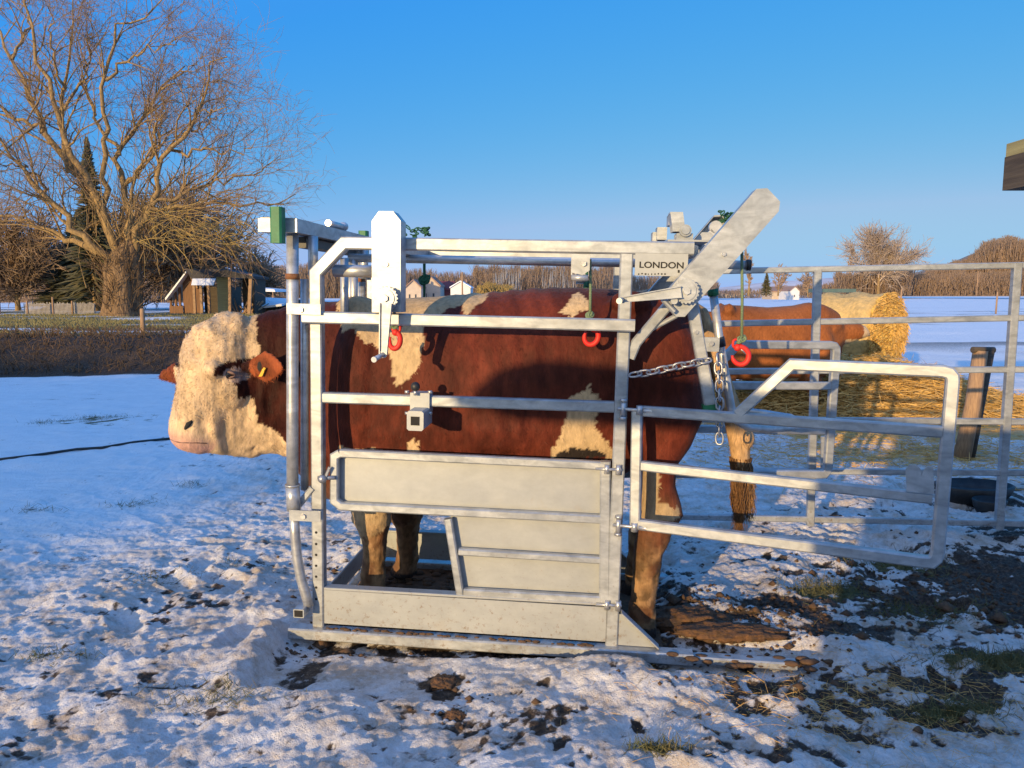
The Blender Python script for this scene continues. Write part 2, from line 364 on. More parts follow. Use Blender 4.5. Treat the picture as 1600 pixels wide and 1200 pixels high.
# foot prints
fp = np.zeros_like(XX)
for i in range(330):
    fxp = rng.uniform(-3.2, 3.4) if i < 130 else rng.uniform(-9, -1.5); fyp = rng.uniform(2.2, 6.5) if i < 130 else rng.uniform(4.5, 14); an = rng.uniform(0, math.pi); ca, sa = math.cos(an), math.sin(an)
    ii = np.searchsorted(gx, [fxp-.35, fxp+.35]); jj = np.searchsorted(gy, [fyp-.35, fyp+.35])
    sx = XX[jj[0]:jj[1], ii[0]:ii[1]]-fxp; sy = YY[jj[0]:jj[1], ii[0]:ii[1]]-fyp
    q = ((sx*ca+sy*sa)/.15)**2 + ((-sx*sa+sy*ca)/.06)**2
    dpt = rng.uniform(.008, .032)
    fp[jj[0]:jj[1], ii[0]:ii[1]] += -dpt*np.exp(-q**1.5) + dpt*.45*np.exp(-(np.sqrt(q)-1.45)**2*7)
micro += fp*near*(1-.55*leftsmooth)
def mark(px, py, dx, dy, lx, ly, dep):
    g = G(px, py); an = math.atan2(dy, dx); ca, sa = math.cos(an), math.sin(an); sx = XX-g.x; sy = YY-g.y
    q = ((sx*ca+sy*sa)/lx)**2 + ((-sx*sa+sy*ca)/ly)**2; return -dep*np.exp(-q**1.4) + dep*.3*np.exp(-(np.sqrt(q)-1.5)**2*6)
marks = sum(mark(*a_) for a_ in ((575, 1045, -.5, .9, .12, .045, .045), (528, 1090, -.35, 1, .15, .05, .045), (665, 1025, -.6, .8, .10, .05, .05), (705, 1060, -.6, .8, .13, .05, .05), (745, 1095, 1, .35, .24, .045, .045), (610, 1110, 1, .2, .30, .06, .03), (560, 1150, -.3, 1, .12, .05, .03),
    (835, 1030, .8, .4, .10, .04, .03), (940, 1035, .9, .1, .12, .04, .03), (900, 1110, 0, 1, .09, .13, .03), (1090, 1110, .2, 1, .07, .10, .03), (1010, 1130, -.3, 1, .08, .13, .03), (60, 1020, 1, .2, .2, .05, .04), (260, 700, 1, .4, .5, .1, .04), (330, 735, 1, .3, .35, .08, .04), (120, 770, 1, .5, .5, .09, .05)))
ridges = -sum(mark(*a_) for a_ in ((1120, 1085, 1, -.05, .42, .055, .045), (1180, 1150, 1, .2, .12, .06, .03), (960, 1075, 1, .1, .25, .04, .02), (640, 1080, 1, .3, .28, .04, .02), (440, 1120, 1, .1, .3, .05, .02), (150, 1160, 1, .1, .5, .05, .025)))
fp = fp*.9 + marks*1.35 + ridges
# snow pushed up along the left end of the crush and a scraped strip in front of it
strip = sstep(-.16, -.10, crushlocal_a)*(1-sstep(.25, 1.4, crushlocal_a))*sstep(-.55, -.46, crushlocal_b+.14*crushlocal_a*0)*(1-sstep(-.03, .05, crushlocal_b))
micro = micro*(1-.6*strip) - .035*strip + .05*np.exp(-((crushlocal_a+.22)/.07)**2)*sstep(-.6, -.5, crushlocal_b)*(1-sstep(-.0, .1, crushlocal_b))
inside = sstep(-.10, -.02, crushlocal_a)*(1-sstep(1.55, 1.75, crushlocal_a))*sstep(-.16, -.05, crushlocal_b)*(1-sstep(.95, 1.05, crushlocal_b))
micro = micro*(1-.5*inside) - .03*inside
skid = sstep(1.45, 1.6, crushlocal_a)*(1-sstep(2.25, 2.4, crushlocal_a))*sstep(-.22, -.10, crushlocal_b)*(1-sstep(.06, .2, crushlocal_b))
micro = micro*(1-.85*skid) - .055*skid
# dirt masks
hill_n = fbm(XX*1.7+4, YY*2.0, 4, 41); fine_n = fbm(wx*11, wy*13, 4, 43, .6)
mudz = np.maximum.reduce([1.0*blob(1120, 965, .42, .34), .95*blob(1050, 925, .35, .25), 1.4*blob(1620, 930, .75, .85), 1.15*blob(1440, 950, .55, .30), 1.2*blob(1220, 950, .5, .2), 1.1*blob(1330, 990, .5, .12), .9*blob(1580, 830, .6, .3),
     .9*blob(1560, 1030, .40, .22), .8*blob(1530, 775, .8, .5), .75*blob(1300, 935, .4, .14), .85*blob(690, 900, .7, .35), .95*blob(860, 1000, .9, .05), .8*blob(700, 1060, .10, .16), .75*blob(710, 1110, .08, .06),
     .80*blob(1400, 1090, .85, .33), .7*blob(1180, 1180, .5, .12), .55*blob(300, 1090, .55, .22), .5*blob(330, 945, .5, .12), .45*blob(60, 1020, .25, .07), .5*blob(850, 1150, .3, .1), .8*blob(480, 1030, .12, .25), .6*blob(1400, 900, 1.0, .5), .35*blob(900, 1100, 2.0, .5)])
lowness = -(micro/.05)
mud = np.clip((mudz*1.20 + .16*lowness*near + 2.2*(fine_n-.5) + .6*(hill_n-.5) - .62)*1.9, 0, 1)*near
mud = np.maximum(mud, inside*np.clip((fine_n-.40)*6, 0, 1)*.9)
specks = np.clip((fbm(XX*9, YY*13, 4, 51, .75) - .63)*9, 0, 1)*near*.7*(1-.5*leftsmooth)*np.clip(hill_n*2-.6, 0, 1)
soil = np.maximum(mud, specks)
left = 1 - sstep(-3.0, 5.0, XX - .12*(YY-15))
bank0 = 16.6 + .35*np.clip(-XX-6, -6, 12)*-.55 + .5*(vnoise(XX*.35, XX*0+3, 5)-.5)
bankface = left*sstep(bank0-.4, bank0+.1, YY)*(1-sstep(bank0+1.7, bank0+2.3, YY))
plateau = left*sstep(bank0+1.5, bank0+2.4, YY)*(1-sstep(40, 48, YY))
soil = np.maximum(soil, bankface)
grass = np.clip(plateau*1.5*(fbm(XX*.35, YY*.9, 4, 61)*2.2-.62), 0, 1)
g2 = np.clip((np.maximum.reduce([blob(1290, 930, .25, .12), blob(1560, 1040, .35, .1), .9*blob(1500, 1110, .25, .06), blob(1030, 1170, .1, .04), blob(1400, 880, .3, .15), .7*blob(160, 655, .7, .5)])-.55 + 1.2*(fine_n-.5))*4, 0, 1)*near
grass = np.maximum(grass, g2)
sc = Y(1310, 560, 10.5)
strawm = np.clip(np.exp(-(((XX-sc.x-.2)/3.4)**2 + ((YY-10.4)/2.1)**2))*2.2 - .45 + 1.3*(fbm(XX*2.5, YY*3.5, 4, 71)-.5), 0, 1)
strawm = np.maximum(strawm, .45*np.clip(np.exp(-(((XX-G(1400, 700).x)/1.6)**2 + ((YY-7.6)/.8)**2))*1.5-.6 + 1.6*(fbm(XX*3, YY*5, 4, 72)-.5), 0, 1))
trample = near*(1-.9*leftsmooth)*(1-.7*sstep(6.5, 9.5, YY))
farmud = np.clip((fbm(XX*.09, YY*.25, 4, 81)-.60)*7, 0, 1)*sstep(14, 30, YY)*.5*(1-sstep(60, 130, YY))
soil = np.maximum(soil, farmud)
ZZ = ZZ + micro - .012*mud*near + .03*n2*bankface*3 + strawm*.05*fbm(XX*4, YY*4, 3, 91)
ZZ += .10*(fbm(XX*.5, YY*.5, 3, 95)-.5)*sstep(9, 16, YY)*(1-sstep(60, 200, YY))
ny, nx = XX.shape
V = np.stack([XX, YY, ZZ], -1).reshape(-1, 3); idx = np.arange(ny*nx).reshape(ny, nx)
Fq = np.stack([idx[:-1, :-1], idx[:-1, 1:], idx[1:, 1:], idx[1:, :-1]], -1).reshape(-1, 4)
m, n, l, b = newmat('snowy_farm_ground')
def attr(nm):
    a = n.new('ShaderNodeAttribute'); a.attribute_name = nm; return a.outputs['Fac']
f1 = tex(n, l, 45, 6, .7); f2 = tex(n, l, 7, 5, .6); f3 = tex(n, l, 160, 3, .7)
snow = ramp(n, l, f2, [(.3, (.78, .79, .81)), (.6, (.86, .86, .87))])
speck = ramp(n, l, tex(n, l, 70, 6, .75), [(.66, (0, 0, 0)), (.74, (.7, .7, .7))])
dm = n.new('ShaderNodeMath'); dm.operation = 'MULTIPLY'; l.new(attr('trample'), dm.inputs[0]); l.new(ramp(n, l, tex(n, l, 3.6, 10, .80), [(.36, (.15, .15, .15)), (.50, (.55, .55, .55)), (.60, (1, 1, 1))]), dm.inputs[1]); dirty = dm.outputs[0]
snow = mixc(n, l, dirty, snow, (.46, .375, .295))
snow = mixc(n, l, speck, snow, (.34, .27, .20))
soilc = ramp(n, l, f1, [(.3, (.018, .013, .010)), (.5, (.055, .038, .026)), (.72, (.17, .125, .09))])
grassc = ramp(n, l, f1, [(.3, (.05, .05, .02)), (.55, (.13, .115, .045)), (.75, (.24, .19, .08))])
strawc = ramp(n, l, f1, [(.25, (.32, .19, .07)), (.55, (.60, .38, .14)), (.8, (.74, .50, .20))])
def edge(sock):                                   # ragged boundary between two covers
    mm = n.new('ShaderNodeMath'); mm.operation = 'MULTIPLY_ADD'; l.new(f1, mm.inputs[0]); mm.inputs[1].default_value = 1.1; l.new(sock, mm.inputs[2])
    return ramp(n, l, mm.outputs[0], [(.70, (0, 0, 0)), (1.30, (1, 1, 1))])
c = mixc(n, l, edge(attr('soil')), snow, soilc); c = mixc(n, l, edge(attr('grass')), c, grassc); c = mixc(n, l, edge(attr('straw')), c, strawc)
l.new(c, b.inputs['Base Color']); b.inputs['Roughness'].default_value = .62; b.inputs['Specular IOR Level'].default_value = .25
p1 = bump(n, l, f1, .75, .020, b); bump(n, l, f3, .6, .006, b, p1)
ground = npmesh('snowy_ground', V, Fq, m, kind='structure')
for nm, arr in (('soil', soil), ('grass', grass), ('straw', strawm), ('trample', trample)):
    at = ground.data.attributes.new(nm, 'FLOAT', 'POINT'); at.data.foreach_set('value', arr.astype(np.float32).ravel())
def ground_at(x, y):
    i = np.clip(np.searchsorted(gx, x), 0, nx-1); j = np.clip(np.searchsorted(gy, y), 0, ny-1); return ZZ[j, i]

# ------------------------------------------------------------------ the cattle crush
T = .055
BAX = Vector((0, 1, 0))
crush = thing('cattle_crush', 'tall galvanised steel cattle crush with its side gates, holding the brown and white bull', 'cattle crush', (0, 0, 0), R)
def P0(px, py): return C(px, py, -.027) + Vector((0, .027, 0))
def side_frame(bq, s):
    mb = MB()
    mb.sweep([(0, bq, .05), (0, bq, 1.69), (.13, bq, 1.822), (1.64, bq, 1.822)], T, T)
    mb.build('corner_post_and_top_rail', M['galv'], crush)
    MB().sweep([(1.362, bq, .05), (1.362, bq, 1.794)], T, T-.004).build('rear_post', M['galv'], crush)
    MB().sweep([(-.042, bq-s*.054, 1.495), (1.405, bq-s*.054, 1.495)], .052, .052).build('upper_side_rail', M['galv'], crush)
    a0 = P0(505, 622); a1 = P0(963, 637)
    MB().sweep([(.028, bq, a0.z), (1.334, bq, a1.z)], .048, .044).build('middle_side_rail', M['galv'], crush)
side_frame(0, 1); side_frame(BF, -1)
# base rail and kick plate
def base(bq, s):
    mb = MB(); f = -s*.03
    mb.sweep([(-.13, bq+f, .026), (1.72, bq+f, .026)], .052, .07); mb.build('base_rail', M['galv'], crush)
    mb = MB(); mb.box((.03, bq-.004-s*.02, .07), (1.334, bq+.004-s*.02, .232)); mb.sweep([(.03, bq, .238), (1.334, bq, .244)], .012, .05, r=.002)
    mb.build('kick_plate', M['sheet'], crush)
base(0, 1); base(BF, -1)
MB().sweep([(1.72, -.03, .026), (C(1245, 1043, -.05).x, -.03, .026)], .034, .06).build('rear_skid', M['galv'], crush)
MB().sweep([(0, .03, .03), (0, BF-.03, .03)], .05, .05, Vector((0, 0, 1))).build('front_cross_member', M['galv'], crush)
MB().sweep([(-.02, .03, .12), (-.02, BF-.03, .12)], .10, .012, Vector((1, 0, 0))).build('front_kick_plate', M['sheet'], crush)
MB().box((.0, -.0, .012), (1.60, BF, .02)).build('floor_plate', M['mudbar'], crush)
mb = MB()
for bq in (-.012, BF+.012):
    mb = MB()
    mb.prism([(1.39, bq-.003, .055), (1.39, bq-.003, .20), (1.41, bq-.003, .20), (1.56, bq-.003, .055)], (0, .006, 0))
    mb.sweep([(1.40, bq, .21), (1.57, bq, .057)], .008, .05, r=.002)
    mb.build('gusset_plate', M['sheet'], crush)
# row of adjusting holes in the front post
mb = MB()
for y in (832, 850, 867, 884, 901, 918, 936):
    p = C(494, y, -.0275); MB().cyl((p.x, -.0268, p.z), (0, -1, 0), .0062, .0016, 12).build('post_hole', M['hole'], crush)
# roller bars, cross beams at roof height
mb = MB(); q = C(545, 403, .42); q2 = C(1166, 413, .42); mb.tube([(q.x, .42, q.z), (q2.x, .42, q.z)], .021); mb.build('roof_roller_tube', M['tube'], crush)
MB().cyl((q2.x, .42, q.z), (1, 0, 0), .026, .02).build('roller_end_cap', M['dark'], crush)
for a_ in (.30, 1.64):
    MB().sweep([(a_, .03, 1.815), (a_, BF-.03, 1.815)], .05, .05, Vector((0, 0, 1))).build('roof_cross_bar', M['galv'], crush)
# head beam over the head gate with the green stop
h0 = C(403, 341, -.15); h1 = C(464, 363, -.15)
mb = MB(); mb.box((h0.x, -.15, h1.z), (h1.x, BF+.14, h0.z)); mb.build('head_beam', M['galv'], crush)
MB().box((h0.x+.01, -.148, h0.z-.012), (h1.x-.01, BF+.13, h0.z+.004)).build('head_beam_lid', M['sheet'], crush)
g0 = C(430, 325, -.17); g1 = C(447, 381, -.17)
for bq in (-.20, BF+.15):
    mb = MB(); mb.sweep([((g0.x+g1.x)/2, bq, g1.z), ((g0.x+g1.x)/2, bq, g0.z)], .05, .055, r=.008); mb.build('green_stop_block', M['green'], crush)
mb = MB(); mb.tube([(h1.x-.02, .30, h0.z+.022), (h1.x-.02, .50, h0.z+.022)], .016); mb.ball((h1.x-.02, .53, h0.z+.024), .026, squash=(1, 1, .9)); mb.build('beam_latch', M['tube'], crush)
mb = MB(); mb.sweep([(h1.x-.06, .05, h1.z-.03), (h1.x-.06, BF-.05, h1.z-.03)], .05, .05, Vector((0, 0, 1))); mb.build('head_gate_runner', M['dark'], crush)
# head gate tubes near and far
for bq, s in ((-.06, 1), (BF+.05, -1)):
    tA = [C(457, y, -.06) for y in (366, 500, 640, 762)]
    MB().tube([(p.x, bq, p.z) for p in tA], .0265).build('head_gate_tube', M['tube'], crush)
    p = C(457, 758, -.06); p2 = C(459, 797, -.06); mb = MB(); mb.tube([(p.x, bq, p.z), (p2.x, bq, p2.z)], .0315); mb.tube([(p.x, bq, p.z+.004), (p.x, bq, p.z-.004)], .034)
    mb.build('tube_sleeve', M['tube'], crush)
    pl = [C(x, y, -.06) for x, y in ((459, 795), (461, 835), (464, 870), (470, 903), (478, 930), (483, 948))]
    MB().tube([(q.x, bq, q.z) for q in pl], .0225).build('lower_bent_tube', M['tube'], crush)
    p = C(469, 956, -.10); mb = MB(); mb.sweep([(p.x-.0, bq-s*.06, p.z), (p.x, bq+s*.02, p.z)], .05, .04, Vector((0, 0, 1)), r=.003); mb.build('foot_socket', M['galv'], crush)
    MB().box((p.x-.019, bq-s*.0615-.001, p.z-.015), (p.x+.019, bq-s*.0615+.001, p.z+.015)).build('socket_opening', M['hole'], crush)
    tB = [C(476, y, .0) for y in (436, 560, 765)]
    MB().tube([(q.x, bq+s*.06, q.z) for q in tB], .0185).build('inner_gate_tube', M['tube'], crush)
    tC = [C(479, y, .0) for y in (368, 430)]; MB().tube([(q.x+.015, bq+s*.10, q.z) for q in tC], .022).build('beam_support_tube', M['tube'], crush)
    p = C(457, 432, -.06); MB().tube([(p.x, bq, p.z+.012), (p.x, bq, p.z-.012)], .031).build('rusty_collar', M['rust'], crush)
    for (x0, y0, x1, y1, bx, by) in ((449, 474, 502, 492, 470, 484), (453, 796, 502, 815, 474, 807)):
        p = C(x0, y0, -.09); p2 = C(x1, y1, -.09); pb = C(bx, by, -.1)
        f = bq-s*.032; MB().box((p.x, min(f, f-s*.007), p2.z), (p2.x, max(f, f-s*.007), p.z)).build('hinge_bracket', M['galv'], crush)
        MB().cyl((pb.x, f-s*.007, pb.z), (0, -s, 0), .013, .009, 6).build('hex_bolt', M['bolt'], crush)
    p = C(470, 790, 0); mb = MB(); mb.sweep([C(466, 790, -.02), C(489, 762, -.02)], .03, .03); 
    if s > 0: mb.build('tube_stay', M['galv'], crush)
# open tube end beside the head
p = C(522, 423, .10); mb = MB(); mb.tube([(p.x, .10, p.z), (p.x+.20, .10, p.z)], .028, 18); mb.build('locking_tube', M['tube'], crush)
MB().cyl((p.x+.001, .10, p.z), (-1, 0, 0), .023, .003, 18).build('tube_mouth', M['hole'], crush)
mb = MB()
for x, bq in ((538, .30), (548, .55), (553, .42)):
    a_ = C(x, 403, bq); b_ = C(x, 520, bq); mb = MB(); mb.tube([(a_.x, bq, a_.z), (a_.x, bq, b_.z)], .02); mb.build('yoke_tube', M['tube'], crush)
p = C(552, 425, .9); MB().box((p.x-.02, .74, p.z-.06), (p.x+.03, .76, p.z+.02)).build('yoke_stop', M['galv'], crush)

# sliding winch arms: a big channel on each side, leaning at the back
def arm(poly_px, bq, s, bolts):
    pts = [C(x, y, -.13) for x, y in poly_px]
    f = bq-s*.13 if s > 0 else bq+.13
    mb = MB(); mb.prism([(p.x, f, p.z) for p in pts], (0, s*.008, 0))
    # the flanges all round
    k = len(pts); cx = sum(p.x for p in pts)/k; cz = sum(p.z for p in pts)/k
    def inn(p, q=.010):
        d = Vector((cx-p.x, 0, cz-p.z)); return Vector((p.x, 0, p.z)) + d.normalized()*q
    for i in range(k):
        p, q = pts[i], pts[(i+1) % k]; pi, qi = inn(p), inn(q); g = f+s*.008
        mb.prism([(p.x, g, p.z), (q.x, g, q.z), (qi.x, g, qi.z), (pi.x, g, pi.z)], (0, s*.085, 0))
    o = mb.build('winch_arm', M['galv'], crush)
    for x, y in bolts:
        p = C(x, y, -.13); MB().cyl((p.x, f, p.z), (0, -s, 0), .010, .008, 6).build('hex_bolt', M['bolt'], o)
    return o, f
A1 = [(581, 488), (581, 345), (592, 330), (614, 330), (626, 345), (626, 488)]
A2 = [(1182, 295), (1199, 294), (1219, 315), (1217, 330), (1070, 495), (1057, 495), (1033, 467), (1056, 440)]
arms = [arm(A1, 0, 1, [(604, 413)]), arm(A2, 0, 1, [(1131, 397)]), arm(A2, BF, -1, [])]
def winch(o, f, s, disc, crank, grip, wd):
    d = C(*disc, -.16); mb = MB(); ax = (0, -s, 0)
    mb.cyl((d.x, f, d.z), ax, .030, .030, 20); mb.cyl((d.x, f-s*.030, d.z), ax, .047, .016, 30); mb.cyl((d.x, f-s*.046, d.z), ax, .038, .006, 26); mb.cyl((d.x, f-s*.052, d.z), ax, .015, .012, 6)
    for i in range(20):
        t = i*math.pi/10; mb.cyl((d.x+math.cos(t)*.047, f-s*.032, d.z+math.sin(t)*.047), ax, .0055, .012, 6)
    mb.build('ratchet_wheel', M['galv'], o)
    c0 = C(*crank[0], -.19); c1 = C(*crank[1], -.19); g = f-s*.062
    dv = Vector((c1.x-c0.x, 0, c1.z-c0.z)).normalized(); sd = Vector((dv.z, 0, -dv.x))
    A = Vector((c0.x, g, c0.z)); B = Vector((c1.x, g, c1.z)); mb = MB()
    mb.prism([A+sd*wd[0], B+sd*wd[1], B-sd*wd[1], A-sd*wd[0]], (0, -s*.008, 0))
    mb.prism([A+sd*wd[0]+Vector((0, -s*.008, 0)), B+sd*wd[1]+Vector((0, -s*.008, 0)), B+sd*(wd[1]-.004)+Vector((0, -s*.008, 0)), A+sd*(wd[0]-.004)+Vector((0, -s*.008, 0))], (0, -s*.010, 0))
    mb.prism([A-sd*wd[0]+Vector((0, -s*.008, 0)), B-sd*wd[1]+Vector((0, -s*.008, 0)), B-sd*(wd[1]-.004)+Vector((0, -s*.008, 0)), A-sd*(wd[0]-.004)+Vector((0, -s*.008, 0))], (0, -s*.010, 0))
    mb.cyl(B, ax, .016, .012, 14)
    mb.build('crank_lever', M['galv'], o)
    gr = C(*grip, -.29); e = Vector((gr.x, g-s*.10, gr.z)); mb = MB(); mb.tube([B, e], .010, 12); mb.cyl(e, e-B, .012, .012, 12); mb.build('crank_grip', M['tube'], o)
winch(*arms[0], 1, (604, 466), ((604, 474), (600, 553)), (586, 561), (.026, .017))
winch(*arms[1], 1, (1072, 455), ((1064, 456), (972, 468)), (968, 470), (.024, .011))
winch(*arms[2], -1, (1072, 455), ((1064, 456), (972, 468)), (968, 470), (.024, .011))
mb = MB(); p = C(1052, 470, -.15); mb.sweep([C(1056, 463, -.16)+Vector((0, .01, 0)), C(1040, 478, -.16)+Vector((0, .01, 0))], .03, .008); mb.cyl((p.x, -.17, p.z), (0, -1, 0), .014, .02, 12)
mb.sweep([C(1035, 468, -.16), C(1054, 487, -.16)], .018, .02); mb.build('ratchet_pawl', M['galv'], crush)
# rollers and winch heads on the roof
def roofblock(cx, cy, wpx, hpx, bq, lean, name='winch_head'):
    p0 = C(cx-wpx/2, cy+hpx/2, bq); p1 = C(cx+wpx/2, cy-hpx/2, bq); wv_ = p1.x-p0.x; hv = p1.z-p0.z
    mb = MB(); mb.prism([(p0.x, bq-.05, p0.z), (p1.x, bq-.05, p0.z), (p1.x+lean, bq-.05, p1.z), (p0.x+lean, bq-.05, p1.z)], (0, .008, 0))
    mb.prism([(p0.x, bq+.05, p0.z), (p1.x, bq+.05, p0.z), (p1.x+lean, bq+.05, p1.z), (p0.x+lean, bq+.05, p1.z)], (0, .008, 0))
    mb.prism([(p0.x+lean, bq-.042, p1.z), (p1.x+lean, bq-.042, p1.z), (p1.x+lean, bq+.05, p1.z), (p0.x+lean, bq+.05, p1.z)], (0, 0, -.008))
    mb.prism([(p1.x-.008, bq-.042, p0.z), (p1.x, bq-.042, p0.z), (p1.x+lean, bq-.042, p1.z), (p1.x+lean-.008, bq-.042, p1.z)], (0, .092, 0))
    mb.prism([(p0.x, bq-.042, p0.z), (p0.x+.008, bq-.042, p0.z), (p0.x+lean+.008, bq-.042, p1.z), (p0.x+lean, bq-.042, p1.z)], (0, .092, 0))
    return mb.build(name, M['galv'], crush)
o = roofblock(1060, 348, 21, 30, .30, -.015); q = C(1070, 361, .24); mb = MB(); mb.cyl((q.x, .24, q.z), (0, -1, 0), .027, .03, 18); mb.cyl((q.x, .21, q.z), (0, -1, 0), .018, .01, 14); mb.build('ratchet_wheel', M['galv'], o)
roofblock(1049, 345, 12, 16, .42, 0); roofblock(1033, 366, 16, 19, .45, 0); roofblock(1022, 371, 8, 14, .5, 0); roofblock(1068, 372, 26, 12, .28, -.0)
q = C(1076, 378, .2); MB().box((q.x-.10, .12, q.z-.004), (q.x+.08, .40, q.z+.004)).build('winch_base_plate', M['sheet'], crush)
q = C(1116, 356, .5); mb = MB(); mb.cyl((q.x, .5, q.z), (0, -1, 0), .030, .05, 20); mb.cyl((q.x-.02, .5, q.z-.04), (0, -1, 0), .03, .05, 4); mb.build('pulley_wheel', M['tube'], crush)
q = C(1098, 374, .4); MB().prism([(q.x-.08, .36, q.z-.05), (q.x+.10, .36, q.z-.05), (q.x+.03, .36, q.z+.03), (q.x-.01, .36, q.z+.03)], (0, .01, 0)).build('pulley_cheek', M['galv'], crush)
# sign plate
s0 = C(993, 394, -.028); s1 = C(1074, 432, -.028)
plate = MB().box((s0.x, -.026, s1.z), (s1.x, -.020, s0.z)).build('stencil_name_plate', M['sheet'], crush)
def text(body, px, py, hpx, b_, parent, mat, width=None):
    cu = bpy.data.curves.new('stencil_text', 'FONT'); cu.body = body; cu.extrude = .0008; cu.size = 1; cu.offset = .018
    o = bpy.data.objects.new('tmp', cu); COL.objects.link(o); bpy.context.view_layer.update()
    me = bpy.data.meshes.new_from_object(o.evaluated_get(bpy.context.evaluated_depsgraph_get())); bpy.data.objects.remove(o)
    co = np.empty(len(me.vertices)*3, np.float32); me.vertices.foreach_get('co', co); co = co.reshape(-1, 3)
    a = C(px[0], py, b_); c = C(px[1], py, b_); t = C(px[0], py-hpx, b_); mn, mx = co.min(0), co.max(0)
    out = np.empty_like(co); out[:, 0] = a.x + (co[:, 0]-mn[0])/(mx[0]-mn[0])*(c.x-a.x); out[:, 2] = a.z + (co[:, 1]-mn[1])/(mx[1]-mn[1])*(t.z-a.z); out[:, 1] = b_ - co[:, 2]
    me.vertices.foreach_set('co', out.ravel()); me.update()
    o = bpy.data.objects.new('stencil_lettering', me); COL.objects.link(o); me.materials.clear(); me.materials.append(mat); o.parent = parent; return o
text('LONDON', (999, 1068), 418.5, 10, -.0272, plate, M['hole'])
mb = MB()
for i in range(9):
    p = C(997+i*5.1, 428+rng.uniform(-.6, .6), -.0265); MB().box((p.x, -.0275, p.z-.003), (p.x+rng.uniform(.003, .008), -.0262, p.z+.003)).build('stencil_mark', M['hole'], plate)
MB().box((C(1059, 424, -.0265).x, -.0275, C(1059, 424, -.0265).z-.006), (C(1062, 424, -.0265).x, -.0262, C(1059, 424, -.0265).z+.006)).build('stencil_mark', M['hole'], plate)
# braces, rear leaning post, rump bar
def Bq(x, y, bq=-.012): q = C(x, y, bq); return Vector((q.x, bq+.012, q.z))
MB().sweep([Bq(984, 560), Bq(994, 536), Bq(1050, 470)], .045, .024).build('diagonal_brace', M['galv'], crush)
MB().sweep([Bq(1010, 519, .0), Bq(1058, 493, .0)], .02, .02).build('brace_stay', M['galv'], crush)
for bq in (0, BF):
    a_ = C(1081, 466, -.03); b_ = C(1112, 640, -.03)
    MB().sweep([(a_.x, bq, a_.z), (b_.x, bq, b_.z)], .050, .05).build('leaning_rear_post', M['galv'], crush)
    MB().sweep([(b_.x-.004, bq, b_.z+.02), (b_.x+.001, bq, b_.z-.012)], .066, .062).build('green_cap', M['green'], crush)
for x, y in ((1088, 519), (1112, 537)):
    p = C(x, y, -.03); MB().cyl((p.x, -.026, p.z), (0, -1, 0), .010, .008, 6).build('hex_bolt', M['bolt'], crush)
p = C(1100, 537, .02); MB().box((C(1095, 530, .02).x, -.02, C(1100, 548, .02).z), (C(1122, 530, .02).x, -.006, p.z+.03)).build('rear_post_bracket', M['galv'], crush)
pl = [C(x, y, bq) for x, y, bq in ((1114, 456, .10), (1124, 530, .08), (1136, 600, .07), (1143, 640, .07), (1150, 656, .07), (1170, 668, .10), (1200, 671, .2), (1235, 668, .38), (1250, 660, .55), (1235, 652, .68), (1190, 645, .74), (1140, 640, .76), (1100, 637, .78))]
MB().tube(pl, .0185, 14).build('bent_rump_bar', M['tube'], crush)
MB().tube([C(1113.5, 452, .10), C(1115, 462, .10)], .0235).build('rump_bar_cap', M['green'], crush)
MB().tube([C(1123, 527, .08), C(1126, 542, .08)], .024).build('rump_bar_collar', M['dark'], crush)
# bracket with roller for the sling under the top rail
for bq, s in ((-.03, 1), (BF+.03, -1)):
    p = C(893, 397, -.03); p2 = C(921, 430, -.03); mb = MB(); f = bq
    mb.prism([(p.x, f, p.z), (p2.x, f, p.z), (p2.x-.0, f, p2.z+.02), (p2.x-.03, f, p2.z), (p.x, f, p2.z+.01)], (0, s*-.006, 0)); mb.prism([(p.x, f, p.z), (p.x+.006, f, p.z), (p.x+.006, f, p2.z), (p.x, f, p2.z)], (0, s*.05, 0))
    o = mb.build('roller_bracket', M['galv'], crush)
    q = C(912, 412, -.03); MB().cyl((q.x, f-s*.006, q.z), (0, -s, 0), .012, .012, 6).build('hex_bolt', M['bolt'], o)
    q = C(893, 434, -.03); MB().tube([(q.x, f, q.z), (q.x+.07, f, q.z)], .014).build('small_roller', M['tube'], o)
# belly strap clamp on the middle rail
p = C(640, 614, -.05); p2 = C(670, 646, -.05); mb = MB(); mb.box((p.x, -.040, p2.z), (p2.x, .036, p.z)); cl = mb.build('rail_clamp', M['sheet'], crush)
for x in (636, 672):
    for y in (613, 646):
        q = C(x, y, -.03); MB().cyl((q.x, -.03, q.z-.004), (0, 0, 1), .011, .012, 6).build('hex_bolt', M['bolt'], cl)
q = C(634, 643, -.17); q2 = C(660, 675, -.17); cx_, cz_ = (q.x+q2.x)/2, (q.z+q2.z)/2
MB().sweep([(cx_, -.15, cz_), (cx_, .03, cz_)], q2.x-q.x, q.z-q2.z, Vector((0, 0, 1)), r=.008).build('socket_tube', M['sheet'], cl)
MB().box((cx_-.019, -.1522, cz_-.019), (cx_+.019, -.149, cz_+.019)).build('socket_opening', M['hole'], cl)
q = C(649, 604, -.06); mb = MB(); mb.ball((q.x, -.06, q.z), .021); mb.build('ball_knob', M['dark'], cl); MB().tube([(q.x, -.06, q.z-.016), (q.x, -.06, p2.z+.08)], .008).build('plunger', M['bolt'], cl)
